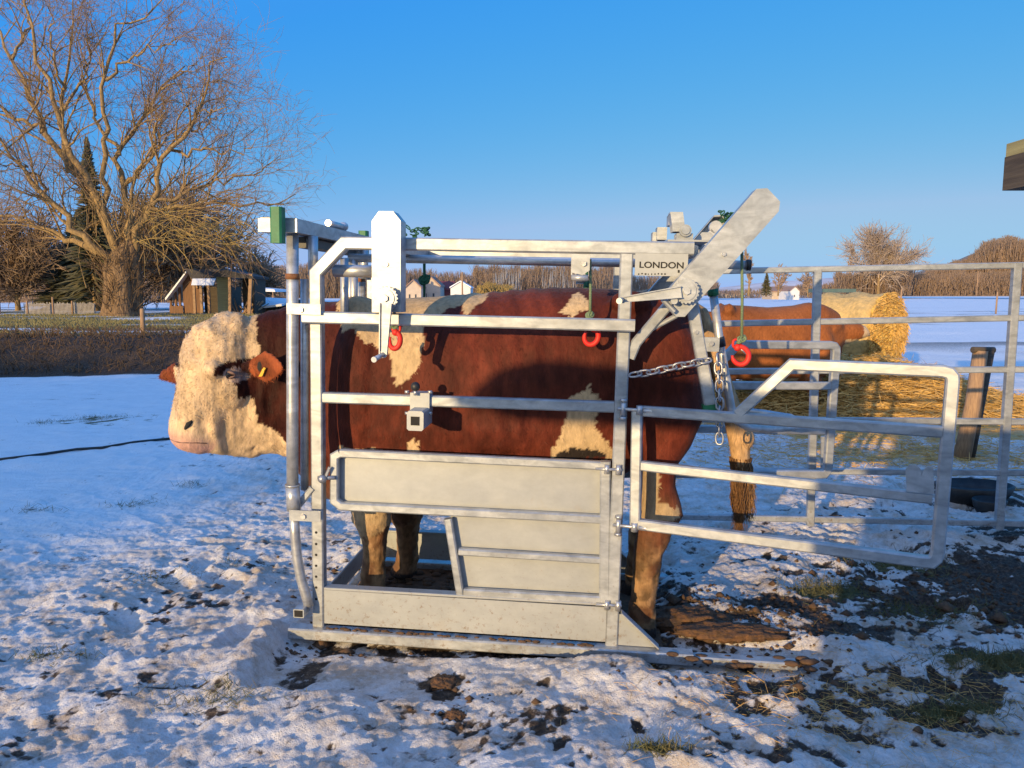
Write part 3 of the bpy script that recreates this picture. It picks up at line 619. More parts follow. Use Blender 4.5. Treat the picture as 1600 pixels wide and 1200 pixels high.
# lower side door (thing > door > sheets, hinges)
DB = -.006
def Dp(x, y): q = C(x, y, DB-.02); return Vector((q.x, DB, q.z))
mb = MB(); tw = .038
mb.sweep([Dp(530, 709), Dp(521, 714), Dp(521, 784), Dp(531, 792), Dp(942, 813)], tw, .036)
mb.sweep([Dp(530, 709), Dp(947, 729)], tw, .0355)
mb.sweep([Dp(946, 722), Dp(944, 945)], .046, .037)
mb.sweep([Dp(699, 812), Dp(719, 934)], .036, .034); mb.sweep([Dp(716, 863.5), Dp(938, 877)], .032, .034); mb.sweep([Dp(724, 927), Dp(938, 939)], .036, .0345)
door = mb.build('side_door', M['galv'], crush)
mb = MB(); mb.prism([Dp(524, 714)+Vector((0, .030, 0)), Dp(944, 733)+Vector((0, .030, 0)), Dp(944, 810)+Vector((0, .030, 0)), Dp(524, 789)+Vector((0, .030, 0))], (0, .003, 0))
mb.prism([Dp(700, 806)+Vector((0, .030, 0)), Dp(943, 818)+Vector((0, .030, 0)), Dp(943, 938)+Vector((0, .030, 0)), Dp(720, 926)+Vector((0, .030, 0))], (0, .003, 0))
mb.build('door_sheet', M['sheet'], door)
for x, y in ((950, 733), (950, 945)):
    p = C(x, y, -.03); mb = MB(); mb.tube([(p.x-.055, -.034, p.z), (p.x+.06, -.034, p.z)], .0065, 10); mb.cyl((p.x-.005, -.034, p.z-.02), (0, 0, 1), .012, .04, 12); mb.cyl((p.x+.045, -.034, p.z-.022), (0, 0, 1), .013, .044, 12); mb.build('door_hinge', M['bolt'], door)
mb = MB(); p = C(507, 747, -.03); mb.tube([(p.x-.03, -.03, p.z), (p.x+.05, -.03, p.z+.004)], .010, 10); mb.ball((p.x-.005, -.045, p.z), .021); mb.sweep([(p.x+.01, -.04, p.z+.01), (p.x+.03, -.045, p.z+.055)], .014, .01); mb.build('door_latch', M['chain'], door)
# rear gates swung open on both sides
gdir = Vector((math.cos(math.radians(21.5)), -math.sin(math.radians(21.5)), -math.sin(lam)*.9)).normalized()
GP = O + u*1.425 - v*.03; gn = gdir.cross(w).normalized()
if gn.y < 0: gn = -gn
gl = Vector((gn.dot(u), gn.dot(v), gn.dot(w)))
def Gt(x, y): return loc(plane_hit(x, y, GP - gn*.022, gn)) + gl*.022
def Gp(l): return [Gt(x, y) for x, y in l]
outer = Gp([(1152, 648), (1237, 570), (1474, 580.5), (1484, 583), (1489, 589), (1489.5, 598), (1466.5, 864), (1463, 875), (1456, 880.5), (1446, 880), (991, 820), (994, 643)])
b2 = Gp([(1001, 643), (1473, 676)]); b3 = Gp([(1001, 729), (1457, 780.5)])
gate = MB().sweep(outer, .046, .040, gl).sweep(b2, .044, .038, gl).sweep(b3, .042, .038, gl).build('rear_gate', M['galv'], crush)
wpl = Gp([(1416, 768), (1415, 733), (1421, 726), (1432, 726), (1438, 732), (1440, 744), (1444, 733), (1450, 728), (1458, 728), (1460, 772)])
MB().prism([p-gl*.026 for p in wpl], gl*.005).build('latch_plate', M['galv'], gate)
def hinge(x, y, par):
    p = C(x, y, -.045); mb = MB(); mb.tube([(p.x-.055, -.047, p.z+.003), (p.x+.13, -.055, p.z-.003)], .0075, 10)
    mb.cyl((p.x-.03, -.045, p.z-.034), (0, 0, 1), .012, .068, 12); mb.cyl((p.x-.03, -.045, p.z-.044), (0, 0, 1), .017, .012, 6); mb.cyl((p.x-.03, -.045, p.z+.034), (0, 0, 1), .017, .012, 6)
    mb.cyl((p.x+.04, -.05, p.z-.02), (0, 0, 1), .016, .04, 12); mb.tube([(p.x+.055, -.055, p.z), (p.x+.14, -.06, p.z-.004)], .012, 10); mb.build('gate_hinge', M['bolt'], par)
hinge(985, 640, gate); hinge(977, 822, gate)
# far gate: same frame, turned round its own post
fa = math.radians(21.5-5.8); ang = math.radians(-58)
piv = Vector((1.425, BF+.03, 0))
def farmap(p):
    d = Vector((p.x-1.425, p.y+.03, 0)); x = d.x*math.cos(fa)-d.y*math.sin(fa)       # distance along the gate
    side = d.x*math.sin(fa)+d.y*math.cos(fa)
    a2 = math.radians(10); return Vector((piv.x + x*math.cos(a2) - side*math.sin(a2), piv.y + x*math.sin(a2) + side*math.cos(a2), p.z))
fn = Vector((-math.sin(math.radians(10)), math.cos(math.radians(10)), 0))
fg = MB().sweep([farmap(p) for p in outer], .046, .040, fn).sweep([farmap(p) for p in b2], .044, .038, fn).sweep([farmap(p) for p in b3], .042, .038, fn).build('rear_gate', M['galv'], crush)
# dried mud on the base rail
mb = MB()
for i in range(60):
    a_ = rng.uniform(1.62, 2.35); r_ = rng.uniform(.006, .022); mb.ball((a_, rng.uniform(-.08, .01), .05+rng.uniform(-.018, .004)-(.012 if a_ > 1.72 else 0)), r_, 8, (1.8, 1, .55))
for i in range(70):
    a_ = rng.uniform(.03, 1.3); r_ = rng.uniform(.003, .010); mb.ball((a_, rng.uniform(-.045, -.03), .054), r_, 6, (2.5, 1, .8))
for i in range(170):
    a_ = rng.uniform(.03, 1.0); mb.ball((a_, rng.uniform(.02, .84), .024), rng.uniform(.008, .032), 8, (1.4, 1.2, .55))
mb.build('caked_mud', M['mudbar'], crush, kind='stuff')

# ------------------------------------------------------------------ chains and hooks
def chain(name, label, pts, link=.052, r=.0048):
    e = thing(name, label, 'chain', pts[0], R); cum = [0]
    for i in range(len(pts)-1): cum.append(cum[-1]+(pts[i+1]-pts[i]).length)
    mb = MB(); pitch = link*.72; k = int(cum[-1]/pitch)
    for j in range(k):
        s_ = (j+.5)*pitch; i = max(i for i in range(len(cum)-1) if cum[i] <= s_); t = (s_-cum[i])/(cum[i+1]-cum[i]); p = pts[i].lerp(pts[i+1], t)
        d = (pts[i+1]-pts[i]).normalized(); n1_ = d.cross(Vector((0, 1, 0.2))).normalized(); n2_ = d.cross(n1_)
        sx = (n1_+n2_*.35 if j % 2 else n2_-n1_*.35).normalized(); mb.torus(p, d, sx, link/2, link*.30, r, 7, 16)
    mb.build('chain_links', M['chain'], e); return e
pts = [C(986, 586, -.045), C(1015, 582, -.06), C(1045, 575, -.06), (C(1080, 568, -.05)), C(1110, 562, -.04)]
chain('steel_chain', 'galvanised chain stretched sideways from the rear post across the bull rump', pts)
pts = [C(1121, 555, -.03), C(1124, 600, -.04), C(1125, 650, -.05), C(1124, 694, -.05)]
chain('steel_chain', 'galvanised chain hanging straight down with its last link below the gate bar', pts)
def sling_hook(label, rope_px, bq, top_y, knot_y, hook_c, rx, rz, ropemat, tilt, pin=True):
    x, = rope_px,; p_top = C(x, top_y, bq); p_k = C(x, knot_y, bq); hc = C(*hook_c, bq)
    e = thing('lifting_hook', label, 'hook', (hc.x, bq, hc.z-rz), R, 'red lifting hooks hanging on green ropes')
    mb = MB(); mb.tube([p_top, (p_top*.5+p_k*.5)+Vector((.002, 0, 0)), p_k], .0062, 8)
    mb.build('rope', ropemat, e)
    mb = MB()
    for k in range(5): mb.torus(p_k+Vector((rng.uniform(-.006, .006), 0, rng.uniform(-.012, .008))), (1, .3*k, .4), (0, .6, 1), .014, .010, .005, 6, 12)
    mb.build('rope_knot', ropemat, e)
    # hook: an open C with a swivel eye on top
    mb = MB(); N = 22; pts = []; rr = []
    for i in range(N):
        t = math.radians(105 - 305*i/(N-1)); q = Vector((math.cos(t)*rx, 0, math.sin(t)*rz)); pts.append(hc+Matrix.Rotation(tilt, 3, 'Y')@q); rr.append(.0125*(1-.35*(i/(N-1))**3) if i < N-2 else .006)
    mb.tube(pts, rr, 10); eye = hc+Matrix.Rotation(tilt, 3, 'Y')@Vector((.0, 0, rz+.018)); mb.torus(eye, (1, .3, 0), (0, 0, 1), .017, .017, .006, 8, 16); mb.ball(hc+Matrix.Rotation(tilt, 3, 'Y')@Vector((-.002, 0, rz+.0)), .016)
    mb.build('hook_body', M['red'], e)
    if pin: MB().tube([hc+Matrix.Rotation(tilt, 3, 'Y')@Vector((.004, -.004, rz)), hc+Matrix.Rotation(tilt, 3, 'Y')@Vector((rx*.75, -.004, -rz*.05))], .004, 8).build('safety_catch', M['chain'], e)
    MB().tube([p_k, eye], .0045, 8).build('rope_end', ropemat, e)
    return e
sling_hook('red lifting hook hanging right beside the front crank lever', 616, -.045, 420, 506, (617, 532), .024, .036, M['rope'], .12)
sling_hook('bright red ring-like hook showing just below the upper side rail at the rear', 922, -.045+.075, 405, 492, (924, 526), .030, .036, M['rope'], .3, False)
sling_hook('red hook hanging on the long rope outside the rear end of the crush', 1159, .02, 392, 528, (1157, 556), .034, .038, M['rope'], -.35)
# dark ropes hanging on the far side with knots
for x, ty, ky in ((663, 392, 440), (917, 402, 448)):
    p_top = C(x, ty, BF-.03); p_k = C(x, ky, BF-.03); e = thing('hanging_rope', 'short dark green rope hanging from the far rail %s' % ('left of the middle houses' if x < 800 else 'behind the roller bracket'), 'rope', (p_k.x, p_k.y, p_k.z-.05), R)
    mb = MB(); mb.tube([p_top, p_k, p_k+Vector((0, 0, -.09))], [.008, .008, .006], 8)
    for k in range(6): mb.torus(p_k+Vector((rng.uniform(-.01, .01), 0, rng.uniform(-.02, .02))), (1, .3*k, .4), (0, .6, 1), .022, .014, .008, 6, 12)
    mb.build('rope', M['rope_dark'], e)
for x, y, bq, wd, lab in ((650, 363, .86, .11, 'tangle of green rope lying on the far top rail behind the front winch arm'), (1134, 341, .86, .05, 'bunched green rope knot behind the leaning winch arm')):
    p = C(x, y, bq); mb = MB()
    for k in range(20):
        mb.torus(p+Vector((rng.uniform(-wd, wd)*.7, rng.uniform(-.03, .03), rng.uniform(-.02, .035)-abs(rng.uniform(0, .01)))), (1, rng.uniform(-1, 1), rng.uniform(-1, 1)), (rng.uniform(-.4, .4), 1, rng.uniform(-1, 1)), rng.uniform(.008, .018), .010, .0042, 6, 12)
    mb.build('rope_bundle', M['rope_dark'], None, label=lab, cat='rope')
    o = bpy.data.objects['rope_bundle' if x < 800 else 'rope_bundle.001']; o.matrix_world = Matrix.Translation(O) @ R.to_4x4()

# ------------------------------------------------------------------ animals: one continuous surface each, with hair on top
def pip(poly, x, y):
    inside_ = np.zeros(len(x), bool); n_ = len(poly); j = n_-1
    for i in range(n_):
        xi, yi = poly[i]; xj, yj = poly[j]
        inside_ ^= ((yi > y) != (yj > y)) & (x < (xj-xi)*(y-yi)/(yj-yi+1e-12)+xi); j = i
    return inside_
def skinned(mb, voxel, smooth, name):
    me = mb.mesh(name); bm = bmesh.new(); bm.from_mesh(me); bmesh.ops.triangulate(bm, faces=[f for f in bm.faces if len(f.verts) > 4]); bmesh.ops.recalc_face_normals(bm, faces=bm.faces); bm.to_mesh(me); bm.free()
    o = bpy.data.objects.new(name, me); COL.objects.link(o)
    r = o.modifiers.new('r', 'REMESH'); r.mode = 'VOXEL'; r.voxel_size = voxel; r.use_smooth_shade = True
    s = o.modifiers.new('s', 'SMOOTH'); s.factor = .5; s.iterations = smooth
    bpy.context.view_layer.update(); me2 = bpy.data.meshes.new_from_object(o.evaluated_get(bpy.context.evaluated_depsgraph_get()))
    bpy.data.objects.remove(o); me2.name = name; return me2
def arrays(me):
    co = np.empty(len(me.vertices)*3, np.float32); me.vertices.foreach_get('co', co)
    no = np.empty(len(me.vertices)*3, np.float32); me.vertices.foreach_get('normal', no); return co.reshape(-1, 3).astype(float), no.reshape(-1, 3).astype(float)
def n3(p, s, seed): return (fbm(p[:, 0]*s+p[:, 1]*s*.7, p[:, 2]*s-p[:, 1]*s*.6, 3, seed, .55)-.5)
def haircoat(name, me, parent, N, length, flow, colfn, wid, weight=None, curl=0.0, lift=.35, droop=0, seed=1):
    co, no = arrays(me); nf = len(me.polygons)
    ar = np.empty(nf, np.float32); me.polygons.foreach_get('area', ar); vs = np.empty(nf, np.int32); me.polygons.foreach_get('loop_start', vs)
    lt = np.empty(nf, np.int32); me.polygons.foreach_get('loop_total', lt); lv = np.empty(len(me.loops), np.int32); me.loops.foreach_get('vertex_index', lv)
    i0, i1, i2 = lv[vs], lv[vs+1], lv[vs+2]; i3 = np.where(lt > 3, lv[np.minimum(vs+3, len(lv)-1)], i2)
    wgt = ar.astype(float).copy()
    if weight is not None: wgt *= weight(co[i0])
    r_ = np.random.default_rng(seed); pick = r_.choice(nf, N, p=wgt/wgt.sum()); a = r_.random(N); b_ = r_.random(N)
    P_ = (co[i0[pick]]*(1-a)[:, None]+co[i1[pick]]*a[:, None])*(1-b_)[:, None] + (co[i3[pick]]*(1-a)[:, None]+co[i2[pick]]*a[:, None])*b_[:, None]
    nn = no[i0[pick]]; fl = flow(P_); fl = fl - nn*(fl*nn).sum(1, keepdims=True); fl /= np.linalg.norm(fl, axis=1, keepdims=True)+1e-6
    L_ = length*(.5+r_.random(N)); rn = r_.normal(size=(N, 3)); d = fl*(1-.0) + nn*lift + rn*(.18+curl); d /= np.linalg.norm(d, axis=1, keepdims=True)
    K = 4; pts = [P_-nn*.002]; cur = d
    for k in range(1, K):
        cur = cur + r_.normal(size=(N, 3))*curl + np.array([0, 0, -droop]) + (fl-nn*.35)*.25; cur /= np.linalg.norm(cur, axis=1, keepdims=True)
        pts.append(pts[-1]+cur*(L_/(K-1))[:, None])
    P_ = np.stack(pts, 1); side = np.cross(d, nn); side /= np.linalg.norm(side, axis=1, keepdims=True)+1e-6
    Wd = np.array([1, .9, .6, .1])[None]*wid*(.6+.8*r_.random(N))[:, None]
    V_, F_ = np_strips(P_, Wd, side); o = npmesh(name, V_, F_, M['hair'], parent, smooth=False)
    cl = colfn(P_[:, 0]) * (.75+.5*r_.random(N))[:, None]; cl = np.repeat(cl, K*2, axis=0)
    c4 = np.concatenate([cl, np.ones((len(cl), 1))], 1); at = o.data.attributes.new('coat', 'FLOAT_COLOR', 'POINT'); at.data.foreach_set('color', c4.astype(np.float32).ravel()); return o
def put_coat(me, colfn):
    co, no = arrays(me); cl = colfn(co); c4 = np.concatenate([cl, np.ones((len(cl), 1))], 1)
    at = me.attributes.new('coat', 'FLOAT_COLOR', 'POINT'); at.data.foreach_set('color', c4.astype(np.float32).ravel())

BC = .50                                   # centre plane of the bull
def torso(mb, secs, bc=BC):
    rings = []
    for x, yt, yb, hw, e, *o_ in secs:
        bb = o_[0] if o_ else bc; t = C(x, yt, bb); q = C(x, yb, bb); c = (t+q)/2
        rings.append((Vector((c.x, bb, c.z)), Vector((0, hw, 0)), Vector(((t.x-q.x)/2, 0, (t.z-q.z)/2)), e))
    mb.loft(rings, 40)
mb = MB()
torso(mb, [(452, 482, 700, .17, 2.2, .44), (478, 476, 745, .22, 2.2, .46), (505, 472, 772, .265, 2.3, .48), (550, 470, 785, .32, 2.5), (610, 468, 780, .345, 2.5), (680, 463, 778, .365, 2.4), (760, 457, 782, .385, 2.3), (840, 450, 780, .39, 2.3),
           (900, 449, 768, .38, 2.3), (950, 451, 748, .365, 2.4), (1000, 457, 722, .35, 2.6), (1040, 469, 700, .32, 2.5), (1070, 486, 685, .26, 2.3), (1090, 515, 660, .18, 2.1), (1100, 560, 610, .08, 2)])
# neck from the brisket to behind the head, leaning towards the camera as the head turns
torso(mb, [(300, 640, 702, .06, 2, .16), (325, 605, 708, .085, 2, .19), (355, 545, 712, .125, 2.1, .25), (368, 500, 714, .14, 2.2, .31), (395, 492, 714, .16, 2.1, .36), (425, 485, 708, .172, 2.2, .40), (455, 479, 712, .19, 2.2, .44), (490, 474, 755, .21, 2.2, .47)])
# shoulder, hip and thigh masses
def ell(px, py, b_, ra, rb, rc): p = C(px, py, b_); mb.ball((p.x, b_, p.z), 1, 20, (ra, rb, rc))
ell(565, 620, .27, .17, .13, .40); ell(565, 620, .73, .17, .13, .40); ell(600, 720, .28, .12, .10, .2)
ell(1020, 590, .28, .23, .15, .34); ell(1020, 590, .72, .23, .15, .34); ell(1045, 500, .36, .14, .12, .13); ell(1045, 500, .64, .14, .12, .13)
ell(800, 650, .5, .45, .415, .30)
ell(985, 474, .26, .10, .06, .06); ell(985, 474, .74, .10, .06, .06); ell(1078, 500, .38, .05, .06, .06); ell(560, 500, .40, .16, .10, .12)
def leg(pts):
    rings = []
    P_ = [C(x, y, b_) for x, y, b_, ra, rb in pts]
    for i, (x, y, b_, ra, rb) in enumerate(pts):
        rings.append((P_[i], Vector((ra, 0, 0)), Vector((0, rb, 0)), 2.1))
    mb.loft(rings, 22)
def foreleg(dx, b_, dy):
    leg([(572+dx, 690, b_, .135, .11), (576+dx, 745, b_, .115, .10), (578+dx, 785, b_, .104, .09), (581+dx, 812+dy*.3, b_, .100, .085), (584+dx, 834+dy*.5, b_, .070, .068), (585+dx, 856+dy*.7, b_, .059, .058),
         (584.5+dx, 880+dy*.8, b_, .058, .056), (584+dx, 898+dy, b_, .067, .062), (582+dx, 908+dy, b_, .062, .060), (580+dx, 914+dy, b_, .070, .066), (578+dx, 925+dy, b_, .078, .070)])
foreleg(0, .33, 0)
foreleg(52, .68, -26)
def hindleg(dx, b_, dy, sp=0):
    leg([(1035+dx, 600, .30 if b_ < .5 else .70, .20, .13), (1042+dx, 650, b_+sp, .165, .13), (1040+dx, 695, b_+sp, .115, .11), (1030+dx, 727+dy*.2, b_+sp*.7, .078, .085), (1029+dx, 757+dy*.3, b_+sp*.5, .077, .075), (1033+dx, 785+dy*.5, b_+sp*.3, .093, .068),
         (1035+dx, 804+dy*.6, b_, .098, .066), (1024+dx, 828+dy*.7, b_, .082, .066), (1014+dx, 860+dy*.8, b_, .072, .064), (1008+dx, 905+dy, b_, .062, .06), (1005+dx, 938+dy, b_, .060, .060), (1003+dx, 958+dy, b_, .068, .066),
         (1004+dx, 970+dy, b_, .062, .062), (1002+dx, 976+dy, b_, .073, .07), (999+dx, 992+dy, b_, .084, .075)])
hindleg(0, .19, 0, .04)
hindleg(-8, .72, -62, -.03)
# head: sections along the line from poll to muzzle
hd = Vector((-.23, -.26, -.94)).normalized(); hs_ = Vector((.74, -.67, 0)).normalized(); hn = hs_.cross(hd).normalized()
if hn.y > 0: hn = -hn
hs_ = hd.cross(hn).normalized()
if hs_.x < 0: hs_ = -hs_
pq = C(347, 505, .30); poll = Vector((pq.x, .30, pq.z))
def Hp(t, s_, n_): return poll + hd*t + hs_*s_ + hn*n_
rings = []
for t, hw, hh, off, e in ((-.015, .07, .05, -.03, 2), (.015, .12, .105, -.03, 2.1), (.065, .158, .15, -.035, 2.2), (.14, .180, .17, -.05, 2.3), (.23, .182, .180, -.06, 2.3), (.32, .165, .172, -.060, 2.3), (.40, .142, .155, -.055, 2.3),
                         (.47, .122, .130, -.045, 2.4), (.53, .116, .118, -.040, 2.5), (.585, .112, .105, -.040, 2.6), (.625, .095, .085, -.045, 2.4), (.648, .06, .055, -.05, 2)):
    rings.append((Hp(t, 0, off), hs_*hw, hn*hh, e))
mb.loft(rings, 32)
for s_ in (1, -1):
    mb.ball(Hp(.03, s_*.05, -.06), .10, 14); c_ = Hp(.235, s_*.165, .035); mb.ball(c_, .04, 14, (1, 1, 1))                           # brow ridge round the eye
    c_ = Hp(.30, s_*.12, -.10); mb.ball(c_, .095, 16)                                          # jaw
# ears, cupped
def ear(root, tip, up, face, hw, s_):
    ax = (tip-root); L_ = ax.length; ax.normalize(); up = (up-ax*up.dot(ax)).normalized(); nrm = ax.cross(up); nrm = nrm if nrm.dot(face) > 0 else -nrm; rings = []
    for t, k, q in ((-.15, .36, .030), (.05, .42, .027), (.22, .72, .018), (.42, 1.0, .014), (.60, .90, .012), (.78, .62, .011), (.92, .34, .010), (1.0, .10, .008)):
        rings.append((root+ax*L_*t - nrm*.018*math.sin(min(1, max(0, t))*math.pi), up*hw*k, nrm*q, 2.2))
    mb.loft(rings, 24); return ax, up, nrm
eN0 = C(388, 573, .15); eN1 = C(443, 574, .08)
ear(Vector(eN0), Vector(eN1), Vector((0, 0, 1)), Vector((.1, -1, 0)), .080, 1)
eF0 = C(276, 585, .42); eF1 = C(250, 588, .52)
ear(Vector(eF0)+Vector((.03, 0, 0)), Vector(eF1), Vector((-.25, 0, 1)), Vector((-.3, -1, 0)), .062, -1)
me = skinned(mb, .0115, 5, 'body')
co, no = arrays(me)
# surface relief: curly poll and face, wrinkled neck, ribs
tt = (co-np.array(poll))@np.array(hd); ns = (co-np.array(poll))@np.array(hn); ss = (co-np.array(poll))@np.array(hs_)
headm = sstep(-.12, -.02, tt)*(1-sstep(.42, .56, tt))*(1-sstep(.02, .16, ss-.06))*(np.abs(ss) < .30)*sstep(-.22, -.05, ns)
necka = (1-sstep(C(500, 600, .4).x-.06, C(500, 600, .4).x+.08, co[:, 0]))*sstep(-.3, -.2, co[:, 2]-1.0)
disp = headm*((.016*n3(co, 13, 5) + .020*n3(co, 50, 6))*(1-.6*sstep(.25, .45, tt)) + .004) + (1-headm)*(.005*n3(co, 14, 7)) + necka*.030*n3(co*np.array([2.4, 1, .5]), 8, 9) + (1-headm)*.0035*np.sin(co[:, 0]*62+co[:, 2]*8)*sstep(.45, .6, co[:, 0])*(1-sstep(1.0, 1.15, co[:, 0]))*(co[:, 2] > .7)
legm = 1-sstep(.45, .62, co[:, 2]); disp += legm*.014*n3(co, 38, 8)
disp *= 1-.9*sstep(.50, .56, tt)*(np.abs(ss) < .25)*(ns > -.3)
earm = (np.abs(co[:, 1]-.10) < .09) & (co[:, 0] > eN0.x-.005) & (co[:, 0] < eN1.x+.03) & (np.abs(co[:, 2]-eN0.z) < .12) & (co[:, 1] < .17)
disp[earm] *= .15
co2 = co + no*disp[:, None]; me.vertices.foreach_set('co', co2.astype(np.float32).ravel()); me.update()
RED = np.array([.098, .020, .0105]); DRED = np.array([.070, .018, .012]); CREAM = np.array([.62, .44, .26]); TAN = np.array([.50, .355, .20]); MUD = np.array([.28, .165, .08]); PINK = np.array([.60, .34, .26]); BLK = np.array([.02, .015, .013]); EAR = np.array([.25, .062, .020])
def poly(pts, b_=.16): return [(q.x, q.z) for q in (C(x, y, b_) for x, y in pts)]
PATCH = [(poly([(545, 512), (558, 502), (600, 505), (656, 512), (657, 540), (655, 570), (648, 582), (630, 600), (618, 606), (613, 585), (612, 560), (600, 545), (575, 540), (556, 530)], .14), TAN*1.05),
         (poly([(505, 470), (560, 440), (700, 440), (722, 470), (700, 482), (660, 500), (600, 506), (545, 512), (530, 520), (520, 500)], .18), TAN*.95),
         (poly([(708, 440), (760, 440), (752, 470), (738, 480), (728, 492), (722, 478)], .22), TAN),
         (poly([(902, 452), (918, 455), (924, 470), (915, 492), (895, 496), (874, 490), (885, 475)], .22), TAN*1.15),
         (poly([(884, 624), (905, 612), (918, 608), (924, 598), (930, 610), (938, 620), (952, 630), (930, 640), (935, 665), (950, 690), (968, 720), (860, 722), (868, 695), (880, 670), (887, 650)], .12), TAN*1.1),
         (poly([(636, 690), (652, 690), (660, 705), (640, 706)], .12), CREAM),
         (poly([(540, 690), (612, 690), (612, 815), (600, 830), (560, 838), (545, 810)], .3), TAN*1.05),
         (poly([(1004, 735), (1030, 735), (1030, 790), (1066, 798), (1066, 815), (990, 830), (990, 770)], .1), TAN*.8)]
FACE = poly([(200, 440), (378, 480), (386, 500), (392, 520), (398, 545), (397, 560), (363, 562), (354, 572), (352, 584), (370, 588), (378, 606), (378, 622), (396, 622), (396, 663), (413, 672), (432, 690), (454, 712), (440, 760), (200, 760)], .20)
DARKP = poly([(862, 722), (878, 702), (905, 700), (930, 706), (945, 722)], .12)
FAREAR = eF0
def coat(p):
    nz = n3(p, 9, 11)*.05 + n3(p*np.array([3, 1, 1]), 34, 12)*.035; nz2 = n3(p, 12, 13)*.05
    x = p[:, 0]+nz*.8; z = p[:, 2]+nz+nz2*.6; tone = np.clip(.5+n3(p, 3.5, 14)*2.2, 0, 1)[:, None]
    c_ = RED*(.62+.65*tone)*(.78+.5*np.clip(.5+n3(p*np.array([1.6, 1, .7]), 16, 17)*2.5, 0, 1))[:, None]
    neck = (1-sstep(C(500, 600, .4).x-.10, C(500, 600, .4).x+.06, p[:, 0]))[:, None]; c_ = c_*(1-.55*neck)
    low = (1-sstep(.62, .8, p[:, 2]))[:, None]; c_ = c_*(1-low*.25)+MUD*low*.25
    near_ = p[:, 1] < .66
    for pl_, cc in PATCH:
        m_ = pip(pl_, x, z)&((p[:, 1] < .5) | (p[:, 2] > .9)); c_[m_] = cc
    m_ = pip(DARKP, x, z) & near_; c_[m_] = BLK*1.5
    fs = pip(FACE, p[:, 0]+nz*.35, p[:, 2]+nz*.35); c_[fs] = CREAM*(.80+.35*np.clip(.5+n3(p, 22, 15)*2.5, 0, 1)[fs][:, None])
    t_ = (p-np.array(poll))@np.array(hd); n_ = (p-np.array(poll))@np.array(hn)
    s__ = (p-np.array(poll))@np.array(hs_)
    mz = (np.clip((t_-.545)*16, 0, 1)*(n_ > -.3)*(np.abs(s__) < .25)*(p[:, 0] < eN0.x))[:, None]*(n_ > -.12)[:, None]; c_ = c_*(1-mz)+PINK*mz
    lg = (1-sstep(.34, .56, p[:, 2]))[:, None]*np.clip(.75+n3(p, 14, 16)*2.2, 0, 1)[:, None]; c_ = c_*(1-lg)+(MUD*(.45+.9*np.clip(.5+n3(p, 26, 19)*2.5, 0, 1))[:, None])*lg
    hoof = p[:, 2] < .075; c_[hoof] = BLK*1.6
    e1 = (p[:, 0] > eN0.x+.015) & (p[:, 0] < eN1.x+.05) & (np.abs(p[:, 2]-eN0.z) < .11) & (p[:, 1] < .168-.05*np.clip((p[:, 0]-eN0.x)/.16, 0, 1)); c_[e1] = EAR*(.7+.6*np.clip(.5+n3(p, 20, 18)*2, 0, 1)[e1][:, None])
    e2 = (p[:, 0] < eF0.x+.005) & (p[:, 1] > .36) & (np.abs(p[:, 2]-eF0.z) < .10) & (p[:, 0] < C(272, 585, .45).x); c_[e2] = EAR*.8
    return c_
eyep = np.array(C(361, 588, .10)); erc = np.array([(eN0.x*.45+eN1.x*.55), 0, eN0.z])
def coat_all(p):
    c_ = coat(p); d_ = np.sqrt(((p[:, 0]-eyep[0])/.050)**2+((p[:, 2]-eyep[2])/.036)**2)+n3(p, 30, 33)*.6; m_ = (d_ < 1) & (p[:, 1] < .3); c_[m_] = c_[m_]*.25+np.array([.42, .31, .27])*.75
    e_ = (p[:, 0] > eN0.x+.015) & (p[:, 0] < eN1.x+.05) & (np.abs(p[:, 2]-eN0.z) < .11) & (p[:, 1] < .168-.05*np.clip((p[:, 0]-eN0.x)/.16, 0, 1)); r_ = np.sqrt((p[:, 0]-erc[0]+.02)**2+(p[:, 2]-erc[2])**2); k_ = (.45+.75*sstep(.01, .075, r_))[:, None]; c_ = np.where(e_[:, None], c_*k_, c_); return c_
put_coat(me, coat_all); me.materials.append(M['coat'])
bp = C(760, 930, BC); bull = thing('bull', 'big red brown bull with a curly cream face standing inside the galvanised crush', 'bull', (bp.x, BC, .02), R)
bo = list(bull['org'])
def shift(me_, og):
    co_ = np.empty(len(me_.vertices)*3, np.float32); me_.vertices.foreach_get('co', co_); co_ = co_.reshape(-1, 3)-np.array(og, np.float32); me_.vertices.foreach_set('co', co_.ravel()); me_.update()
def flow_b(p):
    f = np.zeros_like(p); f[:, 0] = .55; f[:, 2] = -.75; f[:, 0] += n3(p, 5, 20)*2.0; f[:, 2] += n3(p, 5, 21)*1.4
    h_ = (p[:, 0] < eN0.x+.02); f[h_] = np.array(hd)*.8 + np.stack([n3(p[h_], 14, 22), n3(p[h_], 14, 23), n3(p[h_], 14, 24)], 1)*6; return f
def w_body(p): return np.where(p[:, 1] < .62, 1.0, .25)*np.where(p[:, 0] < eN0.x+.02, .25, 1)
def w_head(p):
    t_ = (p-np.array(poll))@np.array(hd); n_ = (p-np.array(poll))@np.array(hn)
    return (p[:, 0] < eN0.x+.06)*np.clip(1.15-np.clip((t_-.30)*3.0, 0, 1.1), .0, 1)*(t_ < .53)*np.where(n_ > -.12, 1, .35)+1e-9
haircoat('body_hair', me, bull, 60000, .017, flow_b, coat_all, .0011, w_body, .05, .30)
haircoat('curly_head_hair', me, bull, 30000, .015, flow_b, coat_all, .0012, w_head, .24, .24, .1, seed=3)
shift(me, bo); body = bpy.data.objects.new('body', me); COL.objects.link(body); body.parent = bull
